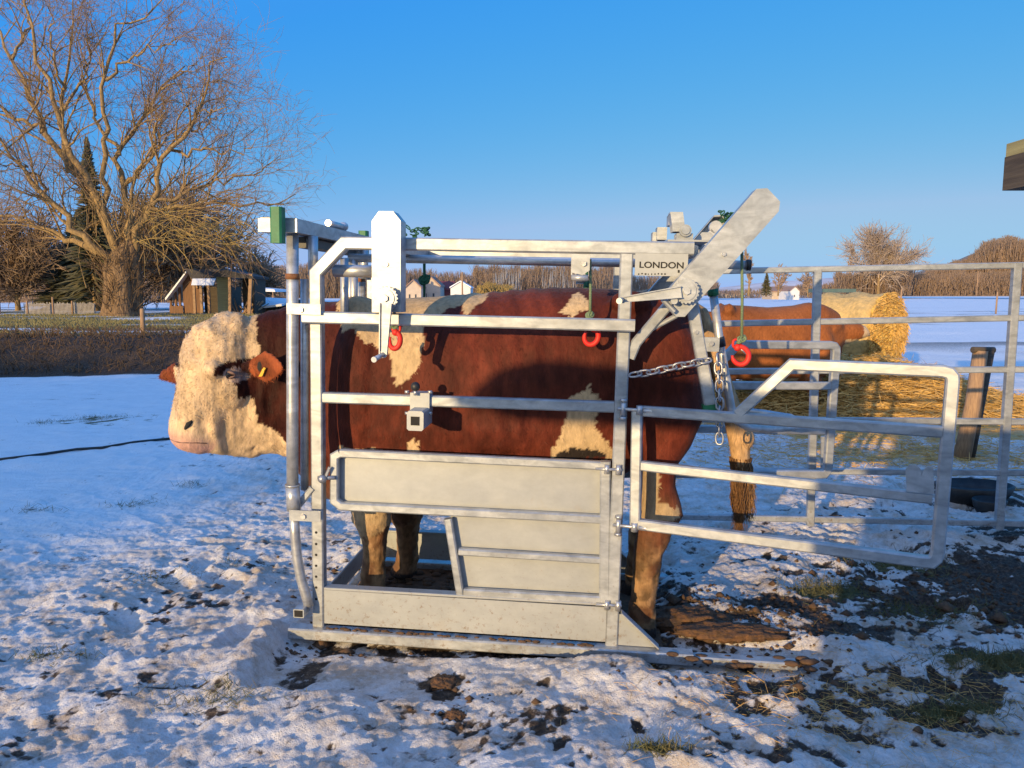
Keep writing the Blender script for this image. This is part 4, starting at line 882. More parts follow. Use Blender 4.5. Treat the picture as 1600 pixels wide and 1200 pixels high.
# eye, nostril, tag, tail
ec = Hp(.238, .178, .052); e_ = C(360, 587, .11)
ep = C(361, 587, .12); hits = None
def snap(px, py, out=.0, mesh_co=co2, b0=-.2):
    """first body surface point behind the given sight line (crush coordinates)"""
    o_ = C(px, py, b0); o2 = C(px, py, b0+1); d_ = np.array(o2-o_); d_ /= np.linalg.norm(d_); q = mesh_co-np.array(o_); t_ = q@d_; r_ = np.linalg.norm(q-np.outer(t_, d_), axis=1)
    c_ = np.where(r_ < .013)[0]; k = c_[np.argmin(t_[c_])] if len(c_) else np.argmin(r_); return Vector(mesh_co[k]), Vector(no[k])
p, nrm = snap(361, 588)
mb = MB(); mb.ball(p-nrm*.010, .024, 16); mb.build('eye', M['eye'], bull, bo)
mb = MB()
for dz, rr_ in ((.014, .009), (-.013, .007)):
    q = [p+nrm*.004+Vector((dx_, -.0, dz-abs(dx_)**1.5*(2.2 if dz > 0 else -1.8))) for dx_ in (-.030, -.018, 0, .018, .030)]; mb.tube(q, [.003, rr_*.8, rr_, rr_*.8, .003], 8)
mb.build('eyelids', M['lid'], bull, bo)
p, nrm = snap(292, 667)
q0, _ = snap(286, 673); q1, _ = snap(299, 661)
mb = MB(); mb.tube([q0+nrm*.001, (q0+q1)/2+nrm*.003+Vector((0, 0, .004)), q1+nrm*.001], [.005, .012, .006], 10); mb.build('nostril', M['hole'], bull, bo)
q = [snap(x, y)[0]-Vector((0, .0, 0)) for x, y in ((263, 688), (274, 692), (290, 695), (308, 696), (326, 694))]
MB().tube([a_+Vector((0, -.001, 0)) for a_ in q], [.002, .0035, .0035, .003, .002], 8).build('mouth_line', M['lid'], bull, bo)
p, nrm = snap(411, 584); mb = MB(); cc = p+Vector((0, -.012, 0)); mb.prism([cc+Vector((-.022, 0, -.022)), cc+Vector((-.004, 0, -.020)), cc+Vector((.016, -.004, .020)), cc+Vector((.006, -.004, .024))], (0, -.004, 0)); mb.cyl(cc+Vector((.004, .004, .010)), (0, -1, 0), .006, .014, 10)
mb.build('ear_tag', M['yellow'], bull, bo)
# inner ear hollow
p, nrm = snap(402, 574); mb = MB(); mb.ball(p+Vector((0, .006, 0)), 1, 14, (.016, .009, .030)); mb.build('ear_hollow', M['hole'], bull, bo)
# tail: skin covered dock, long brown switch
tp = [C(x, y, b_) for x, y, b_ in ((1068, 478, .5), (1092, 492, .5), (1112, 540, .5), (1130, 600, .5), (1146, 650, .5), (1155, 690, .5), (1158, 722, .5), (1158, 752, .5))]
mb2 = MB(); mb2.tube(tp, [.05, .05, .045, .045, .050, .052, .045, .02], 18); k_ = C(1165, 685, .48); mb2.ball(k_, .045, 14, (1, 1, 1.2))
tm = skinned(mb2, .011, 4, 'tail'); put_coat(tm, lambda p_: np.tile(np.array([.46, .29, .15]), (len(p_), 1))*(.8+.5*np.clip(.5+n3(p_, 18, 30)*2, 0, 1)[:, None])); tm.materials.append(M['coat'])
haircoat('tail_dock_hair', tm, bull, 5000, .03, lambda p_: np.tile([0, 0, -1.], (len(p_), 1)), lambda p_: np.tile(np.array([.46, .29, .15]), (len(p_), 1)), .0014, None, .06, .2, .1, 5)
shift(tm, bo); to = bpy.data.objects.new('tail', tm); COL.objects.link(to); to.parent = bull
N = 900; K = 8; a0 = rng.uniform(0, 2*math.pi, N); r0 = .045*np.sqrt(rng.random(N)); base_ = np.array(C(1157, 715, .5)); P_ = np.zeros((N, K, 3)); end = np.array(C(1160, 812, .5)); L_ = rng.uniform(.45, 1.18, N)
clump = np.round(rng.random(N)*7); cx_ = np.cos(clump*2.1)*.045; cy_ = np.sin(clump*2.1)*.045; cl_ = .8+.3*np.abs(np.sin(clump*5.3))
for k in range(K):
    t = k/(K-1); P_[:, k] = base_ + (end-base_)*(t*L_*cl_)[:, None]; P_[:, k, 0] += np.cos(a0)*r0*(1-t*.7) + cx_*t + .012*np.sin(t*6+clump); P_[:, k, 1] += np.sin(a0)*r0*(1-t*.7) + cy_*t
    P_[:, k] += rng.normal(size=(N, 3))*.006*t; P_[:, k, 0] += (rng.random(N)-.5)*.03*t*t if k == K-1 else 0
V_, F_ = np_tubes(P_, np.tile(np.array([.0028, .0028, .0026, .0024, .0022, .0018, .0013, .0005]), (N, 1)), 3)
sw = npmesh('tail_switch', V_, F_, M['hair'], bull)
cl = np.where((clump % 3 == 0)[:, None], np.array([.30, .17, .08]), np.array([.17, .085, .035]))*(.6+.7*rng.random(N))[:, None]; cl = np.repeat(cl, K*3, 0); c4 = np.concatenate([cl, np.ones((len(cl), 1))], 1)
at = sw.data.attributes.new('coat', 'FLOAT_COLOR', 'POINT'); at.data.foreach_set('color', c4.astype(np.float32).ravel())

# ------------------------------------------------------------------ the brown cow behind, feeding at the bale
CY = 10.0
def W(px, py, d=CY): return Y(px, py, d)
mb = MB(); rings = []
for x, yt, yb, hw, e in ((1104, 505, 560, .10, 2), (1112, 488, 580, .22, 2.2), (1130, 476, 590, .30, 2.3), (1160, 477, 594, .34, 2.2), (1200, 480, 600, .38, 2.2), (1240, 477, 600, .35, 2.2), (1262, 472, 596, .27, 2.3), (1285, 475, 590, .25, 2.3), (1300, 482, 575, .18, 2.2), (1312, 490, 560, .13, 2)):
    a_ = W(x, yt); b_ = W(x, yb); rings.append(((a_+b_)/2, Vector((0, hw, 0)), (a_-b_)/2, e))
mb.loft(rings, 28)
nk = [(1290, 515, .20, .15), (1305, 520, .165, .12), (1318, 522, .14, .11), (1330, 519, .125, .12), (1340, 517, .11, .115), (1350, 517, .085, .085), (1357, 518, .055, .06)]
mb.loft([(W(x, y, 10.0+i*.0), Vector((0, hw, 0)), Vector((-.03, 0, hh)), 2.1) for i, (x, y, hh, hw) in enumerate(nk)], 20)
for x_, y_, b_ in ((1132, 480, .2), (1132, 480, -.2), (1108, 492, .1), (1108, 492, -.1)): mb.ball(W(x_, y_)+Vector((0, b_, -.03)), .085, 12)
for b_ in (.22, -.22): mb.ball(W(1125, 540)+Vector((0, b_, 0)), 1, 14, (.22, .14, .34)); mb.ball(W(1272, 545)+Vector((0, b_, 0)), 1, 14, (.17, .12, .33))
def cleg(px, b_, hind):
    ps = [(0, 590, .14, .12), (2, 612, .085, .08), (4 if hind else 1, 628, .065, .06), (1, 640, .045, .045), (0, 655, .04, .04), (0, 662, .05, .05), (-1, 668, .055, .055)]
    mb.loft([(W(px+dx, y*1.0, 10.0)+Vector((0, b_, 0)), Vector((ra, 0, 0)), Vector((0, rb, 0)), 2.1) for dx, y, ra, rb in ps], 14)
for px, b_, h_ in ((1128, -.18, 1), (1140, .2, 1), (1262, -.16, 0), (1275, .16, 0)): cleg(px, b_, h_)
er = W(1318, 507, 9.86); mb.loft([(er+Vector((-dx_, -.03*i_, -.02*i_)), Vector((0, .012, 0)), Vector((0, 0, q)), 2) for i_, (dx_, q) in enumerate(((0, .03), (.05, .05), (.1, .055), (.14, .02)))], 12)
cm = skinned(mb, .03, 3, 'body'); BRN = np.array([.27, .088, .026])
def ccoat(p_):
    c_ = BRN*(.75+.5*np.clip(.5+n3(p_, 2.4, 40)*2, 0, 1)[:, None]); f = W(1345, 520); m_ = (p_[:, 0] > f.x)|((p_[:, 2] < W(1330, 530).z)&(p_[:, 0] > W(1316, 530).x)); c_[m_] = CREAM
    bl = (p_[:, 2] < W(1190, 588).z+n3(p_, 4, 42)*.1) & (p_[:, 0] > W(1170, 600).x) & (p_[:, 0] < W(1236, 600).x); c_[bl] = CREAM*.8; return c_
put_coat(cm, ccoat); cm.materials.append(M['coat']); cp = W(1200, 640); cow = thing('cow', 'lighter brown cow behind the crush feeding with its head at the round bale', 'cow', (cp.x, cp.y, 0))
co_l = list(cow['org']); haircoat('body_hair', cm, cow, 14000, .03, lambda p_: np.tile([-.4, 0, -.8], (len(p_), 1)), ccoat, .003, None, .05, .25, 0, 6); shift(cm, co_l)
cb = bpy.data.objects.new('body', cm); COL.objects.link(cb); cb.parent = cow
tp = [W(1106, 490)+Vector((-.03, 0, 0)), W(1102, 510)+Vector((-.03, 0, 0)), W(1101, 560), W(1102, 600)]
MB().tube(tp, [.04, .03, .025, .03], 10).build('tail', M['cabin_wood'], cow)

# ------------------------------------------------------------------ corral fence behind on the right
FA = G(1275, 832); FB = G(1565, 842); fd = (FB-FA); fd.z = 0; fd.normalize(); fnm = Vector((-fd.y, fd.x, 0))
if fnm.y < 0: fnm = -fnm
def Fp(px, py): return plane_hit(px, py, FA-fnm*.022, fnm)+fnm*.022
fence = thing('corral_fence', 'galvanised six rail corral fence running behind the open rear gates', 'fence', (FA.x, FA.y, 0))
RL = [(1096, 424, 1640, 413.5), (1096, 506.5, 1640, 496), (1096, 581, 1640, 577.5), (1096, 656, 1640, 660), (1096, 736, 1640, 740), (1000, 807, 1640, 820.5)]
for x0, y0, x1, y1 in RL: MB().sweep([Fp(x0, y0), Fp(x1, y1)], .040, .036, fnm).build('fence_rail', M['galv'], fence)
for x0, y0, x1, y1 in ((1279, 421, 1267, 822), (1592, 411, 1563, 828)): MB().sweep([Fp(x0, y0), Fp(x1, y1)], .048, .05, fnm).build('fence_post', M['galv'], fence)
p = [Fp(1285, 680)-fnm*.06, Fp(1285, 742)-fnm*.06]; MB().sweep(p, .04, .03, fnm).build('fence_stay', M['galv'], fence)
# wooden gate post with cross bar
a_ = G(1508, 716); top = Y(1532, 548, a_.y); wp = thing('wooden_post', 'leaning wooden post with a short crosspiece on top behind the corral fence', 'post', (a_.x, a_.y, 0))
MB().tube([Vector((a_.x-.04, a_.y, -.05)), (a_+top)/2, top], [.078, .07, .066], 12).build('post_shaft', M['wood'], wp)
MB().tube([top+Vector((-.09, -.02, .01)), top+Vector((.14, .02, .005))], .030, 10).build('crosspiece', M['dark_wood'], wp)
MB().tube([top+Vector((.10, .03, -.0)), Vector((a_.x+.06, a_.y+.05, 0.))], [.05, .06], 10).build('back_stay', M['dark_wood'], wp)
# round bale
bc_ = Y(1372, 512, 12.2); RB = .56; hb = Vector((.60, -.80, 0)); bale_c = Vector((bc_.x, bc_.y, 0))
zc = 1.6 - (512-458)/1200*12.2*1.0
RB = .60
bale = thing('round_bale', 'golden round straw bale standing at the feeding place by the cow', 'bale', (bc_.x, bc_.y, 0))
mb = MB(); S_ = 72; K_ = 14; vs = []; ax = hb; upv = Vector((0, 0, 1)); sd_ = ax.cross(upv).normalized(); cb_ = Vector((bc_.x-.22, bc_.y+.4, zc-.04))
for k in range(K_+1):
    t = k/K_; rr_ = RB*(1-.10*max(0, abs(t-.5)*2-.86)/.14)
    for i in range(S_):
        a = 2*math.pi*i/S_; nz = .035*(random.random()-.5)+.02*math.sin(i*.35+k)-.02*(1+math.sin(a*1.0))*.5; vs.append(cb_ + ax*(t-.5)*1.15 + (sd_*math.cos(a)+upv*math.sin(a))*(rr_+nz))
fs = [(k*S_+i, k*S_+(i+1) % S_, (k+1)*S_+(i+1) % S_, (k+1)*S_+i) for k in range(K_) for i in range(S_)]
mb.add(vs, fs, True); mb.build('bale_wrap', M['bale_side'], bale)
mb = MB(); vs = []; Q = 12
for q in range(1, Q+1):
    for i in range(S_):
        a = 2*math.pi*i/S_; vs.append(cb_ + ax*(.575+.03*(1-(q/Q)**3)+rng.uniform(-.03, .03)+.012*math.sin(q*2.6)) + (sd_*math.cos(a)+upv*math.sin(a))*(RB*q/Q*.995))
fs = [((q-1)*S_+i, (q-1)*S_+(i+1) % S_, q*S_+(i+1) % S_, q*S_+i) for q in range(1, Q) for i in range(S_)]+[tuple(range(S_))]
mb.add(vs, fs, False); mb.build('bale_face', M['bale_end'], bale)
N = 3600; r_ = np.random.default_rng(55); a_ = r_.uniform(0, 2*math.pi, N); q_ = np.sqrt(r_.random(N))*RB; axn = np.array(ax); sdn = np.array(sd_); cbn = np.array(cb_); upn = np.array([0, 0, 1.])
P_ = cbn+axn*.60+np.outer(np.cos(a_)*q_, sdn)+np.outer(np.sin(a_)*q_, upn); tg = np.outer(-np.sin(a_), sdn)+np.outer(np.cos(a_), upn)+r_.normal(size=(N, 3))*.5+axn*.35; tg /= np.linalg.norm(tg, axis=1, keepdims=True); L_ = r_.uniform(.03, .10, N)
V_, F_ = np_strips(np.stack([P_, P_+tg*(L_*.5)[:, None], P_+tg*L_[:, None]-np.array([0, 0, .02])], 1), np.tile(np.array([.004, .004, .002]), (N, 1)), np.cross(tg, r_.normal(size=(N, 3)))); npmesh('bale_stalks', V_, F_, M['straw_strip'], bale, False)
# loose straw heap and scattered straw
def strips(name, cx_, cy_, sx, sy, N, ln, wd, mat, hgt=0.0, label=None, zb=None, up=.15, cat=None, seed=1, kind='stuff'):
    r_ = np.random.default_rng(seed); x = cx_+r_.normal(size=N)*sx; y = cy_+r_.normal(size=N)*sy
    g = ground_at(x, y) + hgt*np.exp(-(((x-cx_)/sx)**2+((y-cy_)/sy)**2)/1.6)*r_.random(N)
    d = r_.normal(size=(N, 3)); d[:, 2] = d[:, 2]*up+up*.5; d /= np.linalg.norm(d, axis=1, keepdims=True); L_ = ln*(.4+r_.random(N)); K_ = 3; P_ = np.zeros((N, K_, 3))
    for k in range(K_): t = k/(K_-1); P_[:, k] = np.stack([x, y, g+.004], 1)+d*(t*L_)[:, None]; P_[:, k, 2] -= (t**2)*L_*.15*(up < .5)
    sd = np.cross(d, r_.normal(size=(N, 3))); sd /= np.linalg.norm(sd, axis=1, keepdims=True); V_, F_ = np_strips(P_, np.tile(np.array([1, .9, .4])*wd, (N, 1)), sd)
    return npmesh(name, V_, F_, mat, None, False, kind=kind, label=label, cat=cat)
strips('loose_straw', sc.x+.3, 10.6, 1.5, .75, 42000, .17, .0045, M['straw_strip'], .75, 'golden loose straw heaped round the round bale and the cow', seed=2, cat='straw')
strips('scattered_straw', G(1400, 700).x, 7.6, 1.2, .6, 5000, .14, .003, M['straw_strip'], .02, 'thin straw scattered on the snow behind the corral fence', seed=3, cat='straw')
r5 = G(1370, 1090); strips('straw_litter', r5.x, r5.y, .45, .22, 2600, .07, .0008, M['straw_strip'], .0, 'fine straw litter in the trampled snow at the lower right', seed=5, cat='straw')
tufts = [(215, 790, .1, .06, 140), (300, 760, .08, .05, 90), (60, 800, .1, .05, 90), (250, 905, .12, .06, 160), (365, 880, .05, .04, 70), (80, 1030, .1, .03, 150), (330, 1095, .12, .05, 260), (1560, 1045, .16, .05, 1500), (1290, 925, .12, .07, 900), (1030, 1172, .05, .02, 400), (1490, 1110, .12, .03, 700), (1400, 880, .15, .08, 900), (155, 652, .22, .14, 500), (68, 660, .1, .1, 200), (1450, 960, .2, .1, 900)]
for i, (px, py, sx, sy, N) in enumerate(tufts):
    g = G(px, py); strips('grass_patch', g.x, g.y, sx, sy, N, .045, .0013, M['grass_blade'], 0, 'short grass showing through the snow', seed=20+i, up=.9, cat='grass')
# manure heap behind the bull
def lump(name, px, py, rx, ry, rz, seed, mat, **kw):
    g = G(px, py); z0 = float(ground_at(np.array([g.x]), np.array([g.y]))[0]); S_ = 56; N_ = 30; r_ = np.random.default_rng(seed); T_, P_ = np.meshgrid(np.linspace(0, math.pi, N_), np.linspace(0, 2*math.pi, S_, endpoint=False), indexing='ij')
    x = np.sin(T_)*np.cos(P_); y = np.sin(T_)*np.sin(P_); z = np.cos(T_); q = .72+.9*(fbm(x*3.2+seed*3.1, y*3.2+z*.5, 6, seed, .75)-.35)
    V_ = np.stack([g.x+x*rx*q, g.y+y*ry*q, z0+z*rz*q], -1).reshape(-1, 3); idx = np.arange(N_*S_).reshape(N_, S_); nx_ = np.roll(idx, -1, 1)
    return npmesh(name, V_, np.stack([idx[:-1], idx[1:], nx_[1:], nx_[:-1]], -1).reshape(-1, 4), mat, None, **kw)
lump('manure_heap', 1085, 968, .26, .15, .060, 4, M['mudlump'], kind='thing', label='large rounded brown manure heap just behind the bull hind foot', cat='manure')
lump('manure_heap', 1145, 992, .30, .10, .035, 5, M['mudlump'], kind='thing', label='flat brown manure smear trailing right along the rear skid', cat='manure')
lump('manure_clod', 692, 1058, .06, .07, .025, 6, M['mudlump'], kind='thing', label='dark brown clod in the snow in front of the crush, nearer the base rail', cat='manure')
lump('manure_clod', 712, 1112, .06, .05, .03, 7, M['mudlump'], kind='thing', label='dark brown clod in the snow in front of the crush, the lower one', cat='manure')
# loose crumbs of soil and snow
def crumbs(name, mat, regs, label, seed, rs, cat):
    r_ = np.random.default_rng(seed); V_ = []; F_ = []; base = np.array([(0, 0, 1), (1, 0, 0), (0, 1, 0), (-1, 0, 0), (0, -1, 0), (0, 0, -1)], float); fc = np.array([(0, 1, 2), (0, 2, 3), (0, 3, 4), (0, 4, 1), (5, 2, 1), (5, 3, 2), (5, 4, 3), (5, 1, 4)])
    k = 0
    for px, py, sx, sy, N in regs:
        g = G(px, py); x = g.x+r_.normal(size=N)*sx; y = g.y+r_.normal(size=N)*sy; z = ground_at(x, y)-.002; s_ = rs*np.exp(r_.normal(size=N)*.6)
        for i in range(N):
            V_.append(base*(s_[i]*(.6+.8*r_.random((6, 1))))*np.array([1.2, 1.2, .8])+np.array([x[i], y[i], z[i]+s_[i]*.3])); F_.append(fc+k); k += 6
    return npmesh(name, np.concatenate(V_), np.concatenate(F_), mat, None, True, kind='stuff', label=label, cat=cat)
crumbs('soil_crumbs', M['mudbar'], [(1130, 970, .30, .18, 1200), (1500, 930, .45, .3, 1200), (700, 900, .5, .25, 500), (820, 1010, .5, .03, 250), (700, 1090, .10, .07, 60), (1330, 1080, .4, .15, 200), (480, 1000, .06, .1, 50)], 'dark crumbs of soil scattered over the trampled snow', 31, .0055, 'soil')
# black trough lying by the fence
def trough(px, py, d, rx, ry, h_, lab):
    g = G(px, py); e = thing('rubber_trough', lab, 'trough', (g.x, g.y, 0)); mb = MB(); S_ = 28; prof = [(.72, 0), (.9, h_*.5), (1, h_), (.93, h_+.01), (.82, h_*.55), (.6, .05)]
    mb.add([(g.x+rx*q*math.cos(2*math.pi*i/S_), g.y+ry*q*math.sin(2*math.pi*i/S_), z_+.0) for q, z_ in prof for i in range(S_)], [(k*S_+i, k*S_+(i+1) % S_, (k+1)*S_+(i+1) % S_, (k+1)*S_+i) for k in range(5) for i in range(S_)]+[tuple(5*S_+i for i in range(S_))], True)
    mb.build('trough_bowl', M['dark'], e); return e
trough(1520, 783, 0, .30, .20, .13, 'low black rubber trough half buried in snow behind the right fence post')
trough(1545, 800, 0, .12, .10, .09, 'small black rubber bowl right beside the bottom of the right fence post')
# black hose lying across the snow at the left
h_ = [G(-10, 722), G(60, 711), G(120, 703), G(160, 701), G(210, 694), G(270, 687)]; o = thing('black_hose', 'thin black hose lying across the shaded snow from the left edge to the bull muzzle', 'hose', tuple(h_[3])); MB().tube([p+Vector((0, 0, float(ground_at(np.array([p.x]), np.array([p.y]))[0])+.012)) for p in h_], .014, 8).build('hose_line', M['dark'], o)
# corner of the shelter roof at the top right
rc = Y(1566, 298, 4.6); r2 = Y(1600, 222, 4.6)
sh = thing('open_shelter', 'dark board roof corner of an open shelter reaching in at the top right', 'shelter', (rc.x+1.6, rc.y, 0))
MB().box((rc.x, rc.y-1.3, rc.z), (rc.x+3, rc.y, rc.z+.19)).build('fascia_board', M['dark_wood'], sh)
MB().box((rc.x+.018, rc.y-1.33, rc.z+.193), (rc.x+3, rc.y+.02, Y(1600, 224, 4.6).z)).build('roof_board', M['plank'], sh)
MB().box((rc.x+1.6, rc.y-.35, 0), (rc.x+1.75, rc.y-.2, rc.z)).build('shelter_post', M['wood'], sh)
# unseen wall and leafy screen added behind the photographer to throw the long shadows
wb = thing('shadow_caster_wall', 'unseen board wall and beam added behind the photographer to cast shadow', 'wall', (-1.5, -2, 0))
MB().box((-1.62, -2.05, -.1), (7.5, -2.0, 1.98)).build('shadow_board', M['dark_wood'], wb)
MB().prism([(-1.1, -2.25, 1.80), (-1.1, -2.25, 1.99), (-2.6, -2.25, 2.27), (-3.0, -2.25, 2.31), (-3.2, -2.25, 2.27), (-3.32, -2.25, 2.18), (-3.34, -2.25, 2.10), (-3.2, -2.25, 2.06), (-2.0, -2.25, 2.0)], (0, .18, 0)).build('shadow_beam', M['dark_wood'], wb)  # added beam, outline shaped for the shadow band across bull and gate
def shade_row():                                   # unseen row of strips added to shade the left snow, thinning at its edge
    r_ = np.random.default_rng(99); N = 26000; s_ = -3.9-26*r_.random(N)**1.0; keep = r_.random(N) < np.clip((-3.9-s_)/4.0, 0, 1)**1.3; s_ = s_[keep]; n_ = len(s_)
    hmax = 10.8+.2*(fbm(s_*.6, s_*0, 3, 8)-.5)*2; z_ = hmax*r_.random(n_)**.8; t_ = -60+r_.uniform(-2.5, 2.5, n_); az = math.radians(29.5)
    tx, ty = math.sin(az), math.cos(az); P_ = np.stack([t_*tx+s_*ty, t_*ty-s_*tx, z_], 1); d1 = r_.normal(size=(n_, 3)); d1 /= np.linalg.norm(d1, axis=1, keepdims=True)
    V_, F_ = np_strips(P_[:, None]+d1[:, None]*np.array([-.22, 0, .22])[None, :, None], np.tile(np.array([.10, .22, .08]), (n_, 1)), np.cross(d1, r_.normal(size=(n_, 3))))
    npmesh('shade_strips', V_, F_, M['conifer'], None, False, kind='stuff', label='unseen leafy screen added far behind the photographer to cast shade', cat='trees')
shade_row()

# ------------------------------------------------------------------ bare trees
def branch_paths(starts, dirs, lens, K, wob, droop, r_):
    N = len(starts); P_ = np.zeros((N, K, 3)); P_[:, 0] = starts; d = dirs.copy()
    for k in range(1, K):
        d = d + r_.normal(size=(N, 3))*wob; d[:, 2] -= droop*(k/K); d /= np.linalg.norm(d, axis=1, keepdims=True); P_[:, k] = P_[:, k-1]+d*(lens/(K-1))[:, None]
    return P_
def spawn(P_, Rr, n, r_, spread, lo=.2):
    """children along parents: start points, directions, parent radius, t"""
    N, K, _ = P_.shape; i = r_.integers(0, N, n); t = lo+(1-lo)*r_.random(n); f = t*(K-1); k = np.minimum(f.astype(int), K-2); q = f-k
    s_ = P_[i, k]*(1-q)[:, None]+P_[i, k+1]*q[:, None]; d = P_[i, k+1]-P_[i, k]; d /= np.linalg.norm(d, axis=1, keepdims=True)+1e-9
    d = d + r_.normal(size=(n, 3))*spread; d /= np.linalg.norm(d, axis=1, keepdims=True); return s_, d, Rr[i, k]*(1-q)+Rr[i, k+1]*q, i, t
def resample(pts, K):
    pts = np.array(pts, float); s_ = np.r_[0, np.cumsum(np.linalg.norm(np.diff(pts, axis=0), axis=1))]; t = np.linspace(0, s_[-1], K); return np.stack([np.interp(t, s_, pts[:, j]) for j in range(3)], 1)
TD = 34.0
def Z(x, y): return x/2.1437, y/2.1437
def willow():
    r_ = np.random.default_rng(12); g = Y(185, 500, TD); z0 = gz(g.x, TD)
    t_ = thing('willow_tree', 'huge bare spreading willow tree with a thick rugged trunk left of the wooden cabin', 'tree', (g.x, TD, z0)); og = list(t_['org'])
    mb = MB(); q = [(188, 512, 36), (190, 495, 30), (192, 470, 26), (194, 440, 25), (193, 418, 25), (194, 402, 21), (197, 388, 14), (200, 376, 7)]
    pts = [Y(x, y, TD) for x, y, _ in q]; S_ = 26; vs = []
    for j, (p, (_, _, rr_)) in enumerate(zip(pts, q)):
        for i in range(S_):
            a = 2*math.pi*i/S_; R_ = rr_/1200*TD*(1+.13*math.sin(a*5+j*.5)+.08*math.sin(a*9+j)+.05*random.random()); vs.append((p.x+math.cos(a)*R_, p.y+math.sin(a)*R_, p.z))
    mb.add(vs, [(j*S_+i, j*S_+(i+1) % S_, (j+1)*S_+(i+1) % S_, (j+1)*S_+i) for j in range(len(q)-1) for i in range(S_)], True); mb.build('trunk', M['trunk_bark'], t_, og)
    L_ = [([(400, 900), (370, 870), (250, 770), (150, 650), (60, 540), (0, 470), (-60, 420)], 17), ([(400, 880), (340, 700), (300, 640), (230, 580), (150, 420), (110, 330), (40, 200), (0, 120), (-30, 60)], 20),
          ([(405, 870), (350, 740), (330, 680), (270, 560), (220, 470), (190, 370), (150, 260), (110, 180), (90, 0), (80, -60)], 17), ([(425, 870), (432, 700), (410, 610), (400, 520), (460, 400), (540, 300), (620, 220)], 15),
          ([(400, 520), (385, 490), (340, 420), (290, 330), (290, 220), (270, 150)], 8), ([(420, 620), (500, 520), (560, 450), (640, 420)], 8), ([(345, 690), (345, 560), (350, 470), (350, 350), (360, 200), (400, 90), (510, 40), (560, -20)], 11),
          ([(430, 880), (500, 690), (540, 580), (560, 500), (640, 440), (700, 300), (720, 200), (760, 190)], 14), ([(510, 690), (640, 640), (760, 600), (860, 590), (940, 520)], 8), ([(500, 700), (640, 690), (760, 680), (900, 690), (990, 650)], 9),
          ([(330, 850), (240, 810), (150, 760), (60, 730), (0, 725), (-60, 700)], 13), ([(230, 580), (200, 430), (210, 300), (240, 150), (240, 0), (250, -60)], 9), ([(355, 270), (450, 180), (570, 150), (620, 120)], 6), ([(150, 430), (60, 400), (0, 370), (-50, 340)], 9),
          ([(480, 700), (520, 700), (600, 750), (660, 800), (740, 850)], 5), ([(560, 500), (620, 520), (700, 500), (800, 510), (880, 460)], 6), ([(600, 470), (660, 380), (740, 360), (800, 330)], 5), ([(540, 300), (600, 250), (680, 190), (740, 180)], 4),
          ([(210, 300), (170, 150), (160, 20)], 6), ([(40, 200), (100, 90), (90, 10), (100, -60)], 6), ([(190, 370), (240, 330), (290, 230), (310, 100), (300, -20)], 6), ([(250, 770), (170, 690), (100, 660), (20, 700)], 6), ([(430, 690), (470, 560), (520, 470), (550, 380), (560, 260)], 6),
          ([(500, 690), (530, 640), (500, 540), (520, 420), (500, 330)], 5), ([(640, 440), (700, 420), (780, 350)], 4), ([(150, 640), (90, 560), (20, 550), (-30, 540)], 6)]
    K = 16; PP = []; RR = []
    for i, (pl_, wd) in enumerate(L_):
        dep = r_.uniform(-3.2, 3.2) if i > 3 else (-2.0, 2.2, -1.0, 1.4)[i]; n_ = len(pl_); pts = []
        for j, (x, y) in enumerate(pl_):
            p = Y(*Z(x, y), TD+dep*(j/(n_-1))**.9 if i not in (4, 5, 11, 12, 13) else TD+dep*.4); pts.append(p)
        A = resample(pts, K); A[1:-1] += r_.normal(size=(K-2, 3))*.09; PP.append(A); RR.append(np.linspace(1, .16, K)**1.0*wd/2.1437/1200*TD*.86)
    PP = np.array(PP); RR = np.array(RR); V1, F1 = np_tubes(PP, RR, 9)
    allV = [V1]; allF = [F1]; off = len(V1)
    s_, d, pr, i, t = spawn(PP, RR, 280, r_, .55, .15); d[:, 2] += .35; d /= np.linalg.norm(d, axis=1, keepdims=True); ln = r_.uniform(1.4, 4.2, 280)*(1.1-.4*t); P1 = branch_paths(s_, d, ln, 9, .16, -.03, r_); R1 = np.minimum(pr*.55, .055)[:, None]*np.linspace(1, .25, 9)[None]
    V_, F_ = np_tubes(P1, R1, 5); allV.append(V_); allF.append(F_+off); off += len(V_)
    s_, d, pr, i, t = spawn(P1, R1, 2100, r_, .6, .1); d[:, 2] += .15; d /= np.linalg.norm(d, axis=1, keepdims=True); ln = r_.uniform(.6, 2.2, 2100); P2 = branch_paths(s_, d, ln, 6, .18, .0, r_); R2 = np.minimum(pr*.6, .022)[:, None]*np.linspace(1, .3, 6)[None]
    V_, F_ = np_tubes(P2, R2, 3); allV.append(V_); allF.append(F_+off)
    npmesh('limbs', np.concatenate(allV), np.concatenate(allF), M['bark'], t_, org=og)
    s_, d, pr, i, t = spawn(P2, R2, 7600, r_, .6, .05); ln = r_.uniform(.3, 1.25, 7600); P3 = branch_paths(s_, d, ln, 5, .22, .06, r_)
    V_, F_ = np_tubes(P3, np.tile(np.linspace(.0075, .004, 5), (7600, 1)), 3); npmesh('twigs', V_, F_, M['twig'], t_, org=og)
    # water shoots at the heart of the tree, golden under twigs
    c0 = np.array(Y(200, 360, TD)); N = 160; s_ = c0+r_.normal(size=(N, 3))*np.array([1.1, .8, 1.0]); d = np.stack([r_.normal(size=N)*.5, r_.normal(size=N)*.4, np.abs(r_.normal(size=N))+.7], 1); d /= np.linalg.norm(d, axis=1, keepdims=True)
    P4 = branch_paths(s_, d, r_.uniform(1, 3.2, N), 6, .12, 0, r_); V_, F_ = np_tubes(P4, np.tile(np.linspace(.022, .006, 6), (N, 1)), 3); npmesh('water_shoots', V_, F_, M['bark'], t_, org=og)
